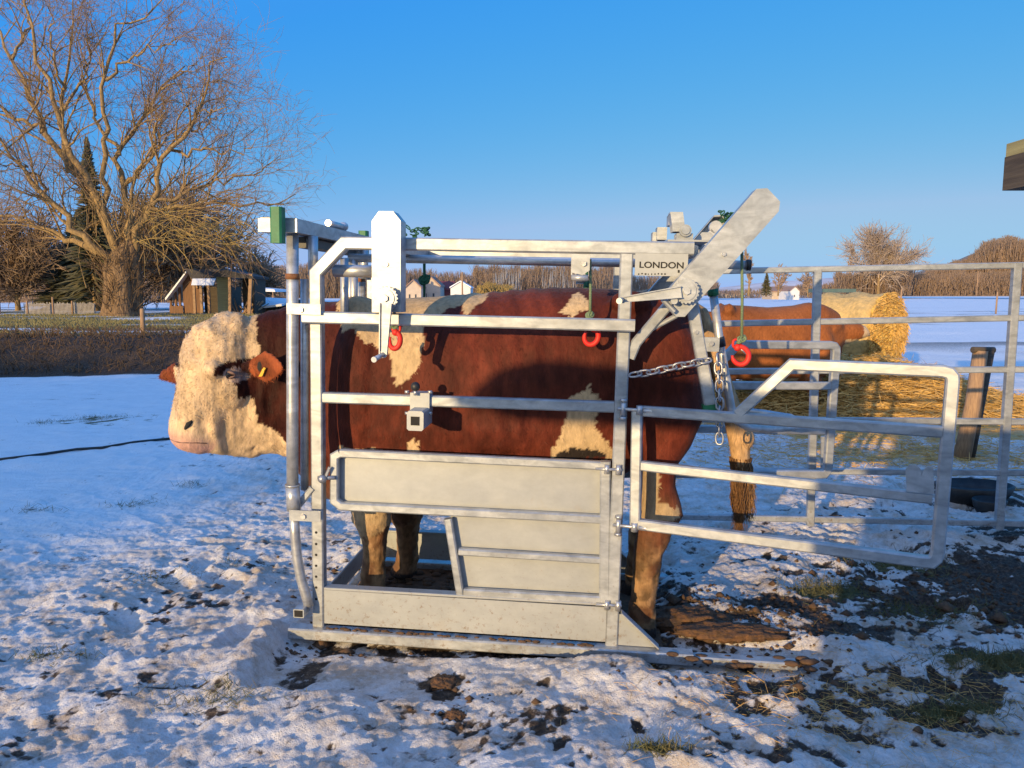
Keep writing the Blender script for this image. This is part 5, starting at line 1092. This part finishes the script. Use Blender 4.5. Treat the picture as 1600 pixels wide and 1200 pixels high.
    N = 380; a_ = r_.uniform(0, 2*math.pi, N); hz_ = r_.uniform(0, 1, N); c0 = np.array(Y(192, 497, TD)); c1 = np.array(Y(193, 400, TD)); s_ = c0+(c1-c0)*hz_[:, None]+np.stack([np.cos(a_), np.sin(a_), 0*a_], 1)*.66; d = np.stack([np.cos(a_)*.6, np.sin(a_)*.6, 1.0+0*a_], 1)+r_.normal(size=(N, 3))*.3; d /= np.linalg.norm(d, axis=1, keepdims=True)
    P6 = branch_paths(s_, d, r_.uniform(.25, 1.5, N), 5, .15, 0, r_); V_, F_ = np_tubes(P6, np.tile(np.linspace(.018, .005, 5), (N, 1)), 3); npmesh('trunk_shoots', V_, F_, M['trunk_bark'], t_, org=og)
    c0 = np.array(Y(255, 350, TD-1)); N = 150; s_ = c0+np.stack([r_.uniform(-.8, 3.4, N), r_.normal(size=N)*.8, r_.uniform(-.9, .6, N)], 1); d = np.stack([r_.uniform(-.2, 1.2, N), r_.normal(size=N)*.4, r_.uniform(-.5, .5, N)], 1); d /= np.linalg.norm(d, axis=1, keepdims=True)
    P5 = branch_paths(s_, d, r_.uniform(.8, 2.8, N), 7, .14, .18, r_); V_, F_ = np_tubes(P5, np.tile(np.linspace(.020, .006, 7), (N, 1)), 3); npmesh('golden_twigs', V_, F_, M['twig_gold'], t_, org=og)
willow()
def bare_tree(label, px, base_y, top_y, wpx, d, mat, N=1400, seed=1, shape='round', cat='tree', group=None, tw=.0011, name='bare_tree', trunk=True):
    r_ = np.random.default_rng(seed); b_ = Y(px, base_y, d); z0 = gz(b_.x, d) if d < 90 else b_.z; z0 = min(z0, b_.z) if d >= 90 else z0
    h_ = Y(px, top_y, d).z-z0; rad = wpx/2/1200*d; t_ = thing(name, label, cat, (b_.x, d, z0), None, group); og = list(t_['org']); base = np.array([b_.x, d, z0])
    n0 = 9 if trunk else 22
    s_ = base+np.zeros((n0, 3))+(r_.normal(size=(n0, 3))*np.array([rad*.35, rad*.35, 0]) if not trunk else 0); s_[:, 2] += (h_*r_.uniform(.08, .3, n0) if trunk else 0)
    sp = {'ball': .30, 'round': .55, 'tall': .14, 'bush': .6}[shape]; d_ = np.stack([r_.normal(size=n0)*sp*rad/h_*2.2, r_.normal(size=n0)*sp*rad/h_*2.2, np.ones(n0)], 1); d_ /= np.linalg.norm(d_, axis=1, keepdims=True)
    P0_ = branch_paths(s_, d_, h_*r_.uniform(.6, .8, n0), 8, .08, 0, r_); r0_ = max(h_*.012, .04); R0 = np.tile(np.linspace(r0_, r0_*.3, 8), (n0, 1)); 
    if trunk: MB().tube([tuple(base+np.array([0, 0, -.3])), tuple(base+np.array([0, 0, h_*.15])), tuple(base+np.array([0, 0, h_*.35]))], [r0_*2.6, r0_*1.8, r0_*1.3], 9).build('trunk', M['bark'], t_, og)
    n1_ = max(60, N//12); s1, d1, pr, _, _ = spawn(P0_, R0, n1_, r_, .5 if shape != 'tall' else .22, .1); l1 = rad*r_.uniform(.4, 1.0, n1_)*(.9 if shape == 'ball' else 1); P1 = branch_paths(s1, d1, l1, 6, .15, 0, r_); R1 = np.minimum(pr*.5, 1)[:, None]*np.linspace(1, .4, 6)[None]
    s2, d2, pr, _, _ = spawn(P1, R1, N, r_, .6 if shape != 'tall' else .3, .1); l2 = rad*r_.uniform(.12, .42, N); P2 = branch_paths(s2, d2, l2, 4, .2, 0, r_)
    w_ = tw*d*.5; R2 = np.tile(np.linspace(w_, w_*.5, 4), (N, 1)); Vs = []; Fs = []; off = 0
    for P_, Rr, S_ in ((P0_, R0, 5), (P1, np.maximum(R1, w_), 4), (P2, R2, 3)):
        V_, F_ = np_tubes(P_, Rr, S_); Vs.append(V_); Fs.append(F_+off); off += len(V_)
    npmesh('crown', np.concatenate(Vs), np.concatenate(Fs), mat, t_, org=og); return t_
def brush(name, label, boxes, mat, seed, w_px=.9, cat='wood', lean=.18):
    """far off mass of thin bare stems; boxes: (px0, px1, top0, top1, base, depth, n)"""
    r_ = np.random.default_rng(seed); Vs = []; Fs = []; off = 0
    for x0, x1, t0, t1, by, d, N in boxes:
        q = r_.random(N); px = x0+(x1-x0)*q; dd = d*(1+r_.uniform(-.05, .12, N)); top = t0+(t1-t0)*q; bumpy = (fbm(px*.045+seed, px*0+d, 3, seed)-.5)*16*np.clip((by-top)/40, .3, 1.5)+(fbm(px*.4, px*0, 2, seed+1)-.5)*5
        frac = r_.random(N)**.7; yb = by+(top+bumpy-by)*np.clip(frac-.35, 0, 1); yt = by+(top+bumpy-by)*np.clip(frac+.12*r_.random(N), .1, 1.02)
        X_ = (px-800)/1200*dd; zb = H-(yb-458)/1200*dd; zt = H-(yt-458)/1200*dd; P_ = np.zeros((N, 3, 3)); hh = np.maximum(zt-zb, .05); sx = r_.normal(size=N)*lean*hh; 
        for k, t in enumerate((0, .5, 1)): P_[:, k] = np.stack([X_+sx*t**1.3, dd, zb+hh*t], 1)
        wd = w_px/1200*dd*.5*(.4+r_.random(N)); V_, F_ = np_tubes(P_, wd[:, None]*np.array([1, .8, .35])[None], 3); Vs.append(V_); Fs.append(F_+off); off += len(V_)
    return npmesh(name, np.concatenate(Vs), np.concatenate(Fs), mat, None, kind='stuff', label=label, cat=cat)
def conifer(label, px, base_y, top_y, wpx, d, seed, N=2600, name='conifer'):
    r_ = np.random.default_rng(seed); b_ = Y(px, base_y, d); z0 = gz(b_.x, d) if d < 90 else b_.z; h_ = Y(px, top_y, d).z-z0; rad = wpx/2/1200*d; t_ = thing(name, label, 'conifer', (b_.x, d, z0)); og = list(t_['org'])
    MB().tube([(b_.x, d, z0-.2), (b_.x, d, z0+h_*.95)], [h_*.02+.05, .02], 8).build('trunk', M['bark'], t_, og)
    u_ = r_.random(N)**.75; z = u_*h_*.97; a = r_.uniform(0, 2*math.pi, N); L_ = rad*(1-u_)*(.65+.5*r_.random(N))*(1+.25*np.sin(z*9/h_*3+a*3))+rad*.05
    s_ = np.stack([b_.x+0*z, d+0*z, z0+h_*.03+z], 1)+np.stack([np.cos(a), np.sin(a), 0*a], 1)*(L_*.15)[:, None]; d_ = np.stack([np.cos(a), np.sin(a), -.25+.35*u_], 1)
    P_ = branch_paths(s_, d_, L_, 4, .12, .05, r_); wd = .35*rad/8
    V_, F_ = np_tubes(P_, np.tile(np.array([wd*.3, wd, wd*.8, wd*.1]), (N, 1)), 3); npmesh('crown', V_, F_, M['conifer'], t_, org=og)
conifer('dark conifer with a pointed top half hidden behind the bare willow', 152, 485, 215, 85, 46, 3, 1500)
conifer('wide dark conifer low behind the willow trunk on its left', 132, 490, 330, 120, 50, 4)
bare_tree('dense brown bare tree at the left edge of the photo', 28, 480, 335, 120, 48, M['twig_grey'], 5200, 5, 'round')
bare_tree('low brown bare tree between the left edge and the willow trunk', 90, 482, 375, 90, 52, M['twig_grey'], 3600, 6, 'round')
bare_tree('brown thicket tree behind the wooden cabin', 300, 478, 325, 190, 56, M['twig_grey'], 8000, 7, 'round')
bare_tree('brown bare shrub beside the plank shelter on its right', 392, 476, 405, 70, 60, M['twig_grey'], 2500, 8, 'bush')
brush('wood_edge', 'long brown wood of bare trees across the horizon behind the bull', [(-40, 460, 430, 425, 478, 95, 9000), (380, 640, 412, 424, 466, 150, 9000), (600, 960, 424, 420, 462, 165, 7600), (740, 980, 415, 412, 462, 175, 7000), (940, 1120, 428, 440, 462, 190, 3500)], M['twig_pink'], 41)
brush('pale_birch_stand', 'pale stems of young trees in the wood left of the roller bracket', [(770, 815, 418, 416, 458, 150, 160), (845, 900, 420, 420, 458, 150, 120)], simple('pale_stems', (.42, .38, .33), (.3, .27, .24), 1, .9, 0, 0), 42, 1.0, lean=.03)
brush('golden_thicket', 'golden yellow bushes at the wood edge just above the bull back', [(748, 770, 448, 444, 462, 110, 900), (762, 798, 442, 446, 462, 110, 1500)], M['twig_gold'], 43, 1.4, lean=.5)
brush('far_hedgerow', 'low reddish brown hedgerow along the far snow field on the right', [(1110, 1330, 452, 450, 466, 230, 2500), (1300, 1420, 428, 424, 461, 210, 6500), (1400, 1640, 432, 418, 462, 220, 11000), (1640, 2400, 418, 436, 462, 220, 9000), (1240, 1330, 446, 440, 462, 240, 1500)], M['twig_pink'], 44)
bare_tree('rounded pale bare tree rising above the top fence rail on the right', 1372, 460, 372, 92, 200, simple('pale_twigs', (.46, .36, .29), (.34, .26, .2), .4, .9, 0, 0), 5200, 9, 'ball', tw=.00055)
bare_tree('tall narrow poplar just right of the hanging rope of the rear hook', 1170, 460, 393, 20, 150, M['twig_pink'], 1300, 10, 'tall', name='poplar', tw=.0008)
bare_tree('small bare tree right of the little conifer', 1216, 460, 412, 22, 160, M['twig_pink'], 500, 11, 'round', tw=.0008)
bare_tree('faint bare tree left of the rounded tree on the right', 1325, 460, 400, 22, 240, M['twig_pink'], 350, 12, 'tall', tw=.0006)
bare_tree('small bare tree behind the fence post of the corral', 1262, 462, 425, 26, 170, M['twig_pink'], 500, 13, 'round', tw=.0008)
conifer('little conifer between the poplar and the far houses', 1197, 462, 425, 20, 140, 14, 700)
# ------------------------------------------------------------------ hills
def hill(name, prof, d, dep, mat):
    """ridge line (px, py) at depth d, sloping down towards the viewer: a real ridge with thickness"""
    pts = [Y(x, y, d) for x, y in prof]; K = 14; N = 120; P_ = resample(pts, N); V_ = []
    for k in range(K+1):
        t = k/K; yy = d-dep+2*dep*t; hfac = math.cos((t-.5)*math.pi)**.8 if 0 < t < 1 else 0
        q = P_.copy(); zz = np.maximum(q[:, 2], 0)*hfac; bump_ = (fbm(q[:, 0]*.03, q[:, 0]*0+yy*.03, 4, 3)-.5)*.12*zz; V_.append(np.stack([q[:, 0]*yy/d, np.full(N, yy), zz+bump_-1*(hfac == 0)], 1))
    V_ = np.array(V_).reshape(-1, 3); idx = np.arange((K+1)*N).reshape(K+1, N); return npmesh(name, V_, np.stack([idx[:-1, :-1], idx[:-1, 1:], idx[1:, 1:], idx[1:, :-1]], -1).reshape(-1, 4), mat, None, kind='structure')
hill('hill', [(1300, 452), (1380, 440), (1440, 424), (1490, 408), (1530, 392), (1560, 380), (1600, 376), (1660, 374), (1760, 378), (1900, 388), (2080, 404), (2300, 428), (2500, 452)], 520, 120, M['hill'])
hill('hill', [(1120, 450), (1200, 441), (1280, 436), (1340, 432), (1420, 436), (1500, 446), (1600, 452)], 900, 150, simple('snowy_far_hill', (.74, .70, .72), (.5, .42, .4), .02, .9, 0, 0))
brush('hill_wood', 'brown wood covering the hill at the right edge', [(1440, 1490, 424, 406, 446, 420, 2200), (1490, 1530, 406, 388, 446, 420, 3200), (1530, 1570, 388, 376, 446, 420, 3800), (1570, 1660, 376, 373, 446, 420, 7000), (1660, 1900, 373, 386, 446, 420, 7000), (1900, 2450, 386, 446, 448, 420, 8000)], M['twig_pink'], 45)
# ------------------------------------------------------------------ houses and sheds
def house(label, x0, x1, eave, ridge, base, d, wall, roof, gable_front=True, name='house', wins=((.25, .3), (.65, .3)), depth=8, chim=True):
    a = Y(x0, base, d); b_ = Y(x1, base, d); ze = Y(x0, eave, d).z; zr = Y(x0, ridge, d).z; zb = min(a.z, .0 if d > 60 else a.z)
    t_ = thing(name, label, 'house', ((a.x+b_.x)/2, d, zb)); og = list(t_['org']); mx = (a.x+b_.x)/2; ov = .04*(b_.x-a.x)
    if gable_front:
        MB().prism([(a.x, d, zb), (b_.x, d, zb), (b_.x, d, ze), (mx, d, zr), (a.x, d, ze)], (0, depth, 0)).build('wall', wall, t_, og)
        mb = MB(); th_ = .05*(zr-zb); mb.prism([(a.x-ov, d-.3, ze-.0), (mx, d-.3, zr+.01), (mx, d-.3, zr+th_), (a.x-ov, d-.3, ze+th_)], (0, depth+.6, 0)); mb.prism([(b_.x+ov, d-.3, ze), (mx, d-.3, zr+.01), (mx, d-.3, zr+th_), (b_.x+ov, d-.3, ze+th_)], (0, depth+.6, 0)); rf = mb.build('roof', roof, t_, og)
    else:
        MB().prism([(a.x, d, zb), (a.x, d+depth, zb), (a.x, d+depth, ze), (a.x, d+depth/2, zr), (a.x, d, ze)], (b_.x-a.x, 0, 0)).build('wall', wall, t_, og)
        mb = MB(); th_ = .06*(zr-zb)+.05; mb.prism([(a.x-ov, d-.4, ze-.05), (a.x-ov, d+depth/2, zr+.02), (a.x-ov, d+depth/2, zr+th_), (a.x-ov, d-.4, ze+th_)], (b_.x-a.x+2*ov, 0, 0)); mb.prism([(a.x-ov, d+depth+.4, ze-.05), (a.x-ov, d+depth/2, zr+.02), (a.x-ov, d+depth/2, zr+th_), (a.x-ov, d+depth+.4, ze+th_)], (b_.x-a.x+2*ov, 0, 0)); rf = mb.build('roof', roof, t_, og)
    if chim: MB().box((mx+.2*(b_.x-a.x), d+depth*.45, ze), (mx+.26*(b_.x-a.x), d+depth*.45+.6, zr+.12*(zr-zb))).build('chimney', M['tile'], rf, og)
    for fx, fz in wins:
        x = a.x+(b_.x-a.x)*fx; z = zb+(ze-zb)*fz; ww = .09*(b_.x-a.x); hh = .28*(ze-zb); MB().box((x-ww/2, d-.06, z), (x+ww/2, d+.05, z+hh)).build('window', M['glass'], t_, og)
    return t_
house('cream gabled house on the left of the three houses behind the crush', 634, 658, 450, 438, 464, 125, M['brick'], M['tile'])
house('taller cream house with a steep gable right of the first one', 658, 688, 448, 433, 464, 132, M['brick'], M['tile'], True)
house('low dark red roof between the cream and white houses', 684, 708, 453, 441, 464, 140, M['tile_red'], M['tile_red'], False, chim=False, wins=())
house('small white house with a grey gable at the right of the group', 704, 735, 450, 440, 462, 122, M['white_wall'], M['roof_snow'], True)
house('tiny white gabled house in the far village beyond the fence', 1234, 1249, 455, 448, 463, 190, M['white_wall'], M['tile'], True, chim=False, wins=((.5, .3),))
house('long low far house with a brown roof left of the tiny white house', 1206, 1236, 456, 449, 463, 200, M['brick'], M['tile'], False, wins=(), chim=False)
house('far low barn on the horizon between rope and poplar', 1130, 1158, 459, 455, 463, 240, M['brick'], M['tile'], False, wins=(), chim=False)
# wooden cabin
d = 40.0
cz = gz(Y(270, 480, d).x, d); cab = thing('wooden_cabin', 'orange brown wooden cabin with a steep roof and open porch right of the willow', 'cabin', (Y(272, 480, d).x, d, cz)); og = list(cab['org'])
X_ = lambda px: Y(px, 0, d).x
Zc = lambda py: Y(0, py, d).z
MB().prism([(X_(263), d, cz), (X_(293), d, cz), (X_(291), d, Zc(452)), (X_(276), d, Zc(427)), (X_(263), d, Zc(441))], (0, .12, 0)).build('gable_wall', M['cabin_wood'], cab, og)
MB().box((X_(291), d+.5, cz), (X_(325), d+3, Zc(448))).build('side_wall', M['dark_wood'], cab, og)
MB().box((X_(241), d-.1, cz), (X_(263), d-.02, Zc(478))).build('porch_wall', M['cabin_wood'], cab, og)
for x in (243, 251, 258): MB().box((X_(x)-.05, d-.08, cz), (X_(x)+.05, d+.02, Zc(464-(x-241)*.9))).build('porch_post', M['cabin_wood'], cab, og)
mb = MB(); mb.prism([(X_(240), d-.5, Zc(466)), (X_(276), d-.5, Zc(424)), (X_(276), d-.5, Zc(427)), (X_(241), d-.5, Zc(469))], (0, 3.5, 0)); mb.build('snowy_roof_edge', M['roof_snow'], cab, og)
mb = MB(); mb.prism([(Y(274, 0, d).x, d-.4, Y(0, 421, d).z), (Y(330, 0, d).x, d-.4, Y(0, 421, d).z), (Y(330, 0, d).x, d-.6, Y(0, 437, d).z), (Y(286, 0, d).x, d-.6, Y(0, 437, d).z)], (0, 4.0, .1)); mb.build('roof', M['roof_dark'], cab, og)
MB().prism([(Y(290, 0, d).x, d-1.0, Y(0, 446, d).z), (Y(325, 0, d).x, d-1.0, Y(0, 446, d).z), (Y(325, 0, d).x, d-.65, Y(0, 436, d).z), (Y(288, 0, d).x, d-.65, Y(0, 436, d).z)], (0, .08, .02)).build('snowy_porch_roof', M['roof_snow'], cab, og)
for x in (293, 304, 316): MB().box((Y(x, 0, d).x-.06, d-.95, cz), (Y(x, 0, d).x+.06, d-.83, Y(0, 446, d).z)).build('porch_post', M['wood'], cab, og)
MB().sweep([(Y(275, 0, d).x, d-.1, Y(0, 424, d).z), (Y(288, 0, d).x, d-.1, Y(0, 450, d).z)], .12, .12).build('barge_board', M['wood'], cab, og)
# plank shelter
d = 38.0; cz = gz(Y(350, 480, d).x, d); sh2 = thing('plank_shelter', 'leaning plank shelter open in front with two pale corner posts', 'shelter', (Y(350, 0, d).x, d, cz)); og = list(sh2['org'])
MB().box((Y(319, 0, d).x, d, cz), (Y(340, 0, d).x, d+.08, Y(0, 430, d).z)).build('plank_side', M['plank'], sh2, og)
MB().box((Y(342, 0, d).x, d+1.6, cz), (Y(379, 0, d).x, d+1.7, Y(0, 434, d).z)).build('back_wall', M['dark_wood'], sh2, og)
MB().prism([(Y(376, 0, d).x, d, cz), (Y(376, 0, d).x, d+1.7, cz), (Y(378, 0, d).x, d+1.7, Y(0, 434, d).z), (Y(378, 0, d).x, d, Y(0, 434, d).z)], (.08, 0, 0)).build('side_wall', M['dark_wood'], sh2, og)
MB().box((Y(361, 0, d).x, d+.9, Y(0, 445, d).z), (Y(374, 0, d).x, d+1.0, Y(0, 438, d).z)).build('orange_board', M['cabin_wood'], sh2, og)
MB().prism([(Y(316, 0, d).x, d-.4, Y(0, 432, d).z), (Y(383, 0, d).x, d-.4, Y(0, 436, d).z), (Y(383, 0, d).x, d-.4, Y(0, 432, d).z), (Y(340, 0, d).x, d-.4, Y(0, 422, d).z), (Y(318, 0, d).x, d-.4, Y(0, 425, d).z)], (0, 2.4, 0)).build('roof', M['roof_dark'], sh2, og)
MB().sweep([(Y(342, 0, d).x, d-.3, cz), (Y(344.5, 0, d).x, d-.3, Y(0, 425, d).z)], .13, .13).build('corner_post', M['wood'], sh2, og)
MB().sweep([(Y(373, 0, d).x, d-.3, cz), (Y(378.5, 0, d).x, d-.3, Y(0, 428, d).z)], .16, .13).build('corner_post', M['wood'], sh2, og)
mb = MB()
for i in range(26):
    x = Y(rng.uniform(346, 376), 0, d).x; mb.tube([(x, d+rng.uniform(.1, .9), cz), (x+rng.uniform(-.7, .7), d+rng.uniform(.1, 1.2), cz+rng.uniform(.2, .8))], rng.uniform(.02, .05), 6)
mb.build('stacked_firewood', M['wood'], sh2, og)
# snow covered sheets and low stand on the right of the shelter
d = 42.0; cz = gz(Y(410, 0, d).x, d); s3 = thing('snowy_stack', 'low stack under snow covered boards right of the plank shelter', 'stack', (Y(415, 0, d).x, d, cz)); og = list(s3['org'])
MB().prism([(Y(384, 0, d).x, d, Y(0, 464, d).z), (Y(450, 0, d).x, d, Y(0, 467, d).z), (Y(450, 0, d).x, d-3, Y(0, 474, d).z), (Y(392, 0, d).x, d-3, Y(0, 480, d).z)], (0, .05, -.1)).build('snowy_top', M['roof_snow'], s3, og)
MB().box((Y(386, 0, d).x, d+.1, cz), (Y(450, 0, d).x, d+1.0, Y(0, 468, d).z)).build('stack_body', M['dark_wood'], s3, og)
d = 50.0; cz = gz(Y(400, 0, d).x, d); s4 = thing('carport', 'small flat roofed carport in the distance right of the plank shelter', 'carport', (Y(398, 0, d).x, d, cz)); og = list(s4['org'])
MB().prism([(Y(376, 0, d).x, d, Y(0, 455, d).z), (Y(414, 0, d).x, d, Y(0, 456, d).z), (Y(412, 0, d).x, d, Y(0, 452, d).z), (Y(380, 0, d).x, d, Y(0, 449, d).z)], (0, 3, 0)).build('roof', M['roof_snow'], s4, og)
for x in (384, 408): MB().box((Y(x, 0, d).x, d+.1, cz), (Y(x+1.5, 0, d).x, d+.2, Y(0, 454, d).z)).build('carport_post', M['wood'], s4, og)
# fences on the left
def post(label, px, by, ty, d, r_px=2.5, group=None, name='fence_post', mat='wood'):
    x = (px-800)/1200*d; z0 = gz(x, d); zt = Y(px, ty, d).z; o = MB().tube([(0, 0, -.2), (.01, 0, zt-z0-.02), (.01, 0, zt-z0)], [r_px/1200*d, r_px/1200*d*.9, r_px/1200*d*.7], 8).build(name, M[mat], None, label=label, cat='post', group=group); o.location = (x, d, z0)
post('grey wooden fence post standing alone in front of the cabin on the bank', 224, 545, 482, 19, 4)
for i, (px, ty) in enumerate(((3, 465), (46, 470), (86, 464), (116, 470))): post('thin wooden post of the low picket fence, %s' % ('at the very left edge of the photo', 'second from the left edge', 'third from the left edge', 'nearest the willow trunk')[i], px, 490, ty, 38, 1.5, 'posts of the picket fence at the left')
for i, (px, ty, lb) in enumerate(((1404, 452, 'pale thin fence post at the near edge of the far snow field'), (1580, 446, 'pale fence post at the right edge of the far snow field'), (1553, 456, 'short thin post in the snow field near the right edge'))): post(lb, px, 480, ty, 60, 1.3)
d = 39.; pk = thing('picket_fence', 'low grey picket fence at the left edge below the bare trees', 'fence', (Y(60, 0, d).x, d, gz(Y(60, 0, d).x, d))); og = list(pk['org']); mb = MB()
for i in range(56):
    x = Y(2+i*2.1, 0, d).x; z0 = gz(x, d); mb.box((x-.02, d, z0), (x+.02, d+.02, z0+.55+rng.uniform(-.05, .05)))
mb.build('pickets', simple('grey_pickets', (.36, .33, .31), (.25, .22, .2), 3, .9), pk, og)
# power pole, electric wire poles, flat olive sheet
for px, ty, by, d, lab in ((1521, 424, 462, 190, 'distant power pole in front of the wooded hill'), (723, 425, 462, 118, 'thin mast in front of the small white house')):
    x = (px-800)/1200*d; z0 = Y(px, by, d).z; o = MB().tube([(0, 0, 0), (0, 0, Y(px, ty, d).z-z0)], .12, 8).build('utility_pole', M['wood'], None, label=lab, cat='pole'); o.location = (x, d, z0)
d = 30.; a = Y(1286, 457, d); b_ = Y(1338, 452, d); hr = thing('feeder_roof', 'flat olive sheet roof of a feeder seen just above the round bale', 'feeder', ((a.x+b_.x)/2, d, 0)); og = list(hr['org'])
MB().box((a.x, d, a.z), (b_.x, d+1.5, b_.z+.02)).build('roof_sheet', M['olive'], hr, og)
for x in (a.x+.1, b_.x-.1): MB().box((x-.04, d+.5, 0), (x+.04, d+.6, a.z)).build('feeder_post', M['wood'], hr, og)
# grass and brush on the bank and plateau
def bankgrass():
    r_ = np.random.default_rng(77); N = 26000; x = r_.uniform(-16, 1, N); y = r_.uniform(15.5, 24, N)
    leftm = 1 - sstep(-3.0, 5.0, x-.12*(y-15)); b0 = 16.6 + .35*np.clip(-x-6, -6, 12)*-.55 + .5*(vnoise(x*.35, x*0+3, 5)-.5)
    k = (y > b0+.05) & (y < b0+2.0+3.5*(r_.random(N) < .25)) & (leftm > .2); x, y = x[k], y[k]; n_ = len(x); z = ground_at(x, y); d_ = np.stack([r_.normal(size=n_)*.6, r_.normal(size=n_)*.5-.3, np.abs(r_.normal(size=n_))+.25], 1); d_ /= np.linalg.norm(d_, axis=1, keepdims=True)
    P_ = branch_paths(np.stack([x, y, z], 1), d_, r_.uniform(.05, .28, n_), 4, .2, .3, r_); V_, F_ = np_tubes(P_, np.tile(np.linspace(.010, .003, 4), (n_, 1)), 3)
    npmesh('bank_scrub', V_, F_, M['scrub'], None, kind='stuff', label='brown scrub and dead grass on the stream bank at the left', cat='scrub')
bankgrass()
def plateau_grass():
    r_ = np.random.default_rng(78); N = 34000; x = r_.uniform(-30, 0, N); y = r_.uniform(18, 38, N); b0 = 16.6 + .35*np.clip(-x-6, -6, 12)*-.55 + .5*(vnoise(x*.35, x*0+3, 5)-.5)
    k = (y > b0+1.7) & (x > -.72*y) & (fbm(x*.35, y*.9, 4, 61)*2.2-.62+r_.normal(size=N)*.12 > .35); x, y = x[k], y[k]; n_ = len(x); z = ground_at(x, y); d_ = np.stack([r_.normal(size=n_)*.5, r_.normal(size=n_)*.5, np.abs(r_.normal(size=n_))+.5], 1); d_ /= np.linalg.norm(d_, axis=1, keepdims=True)
    P_ = branch_paths(np.stack([x, y, z], 1), d_, r_.uniform(.04, .14, n_), 3, .2, .3, r_); V_, F_ = np_tubes(P_, np.tile(np.array([.012, .010, .003]), (n_, 1)), 3)
    npmesh('field_grass', V_, F_, simple('dry_field_grass', (.34, .28, .10), (.20, .17, .07), 2, .85, 0, 0), None, kind='stuff', label='dry yellow green grass on the raised field below the willow', cat='grass')
plateau_grass()
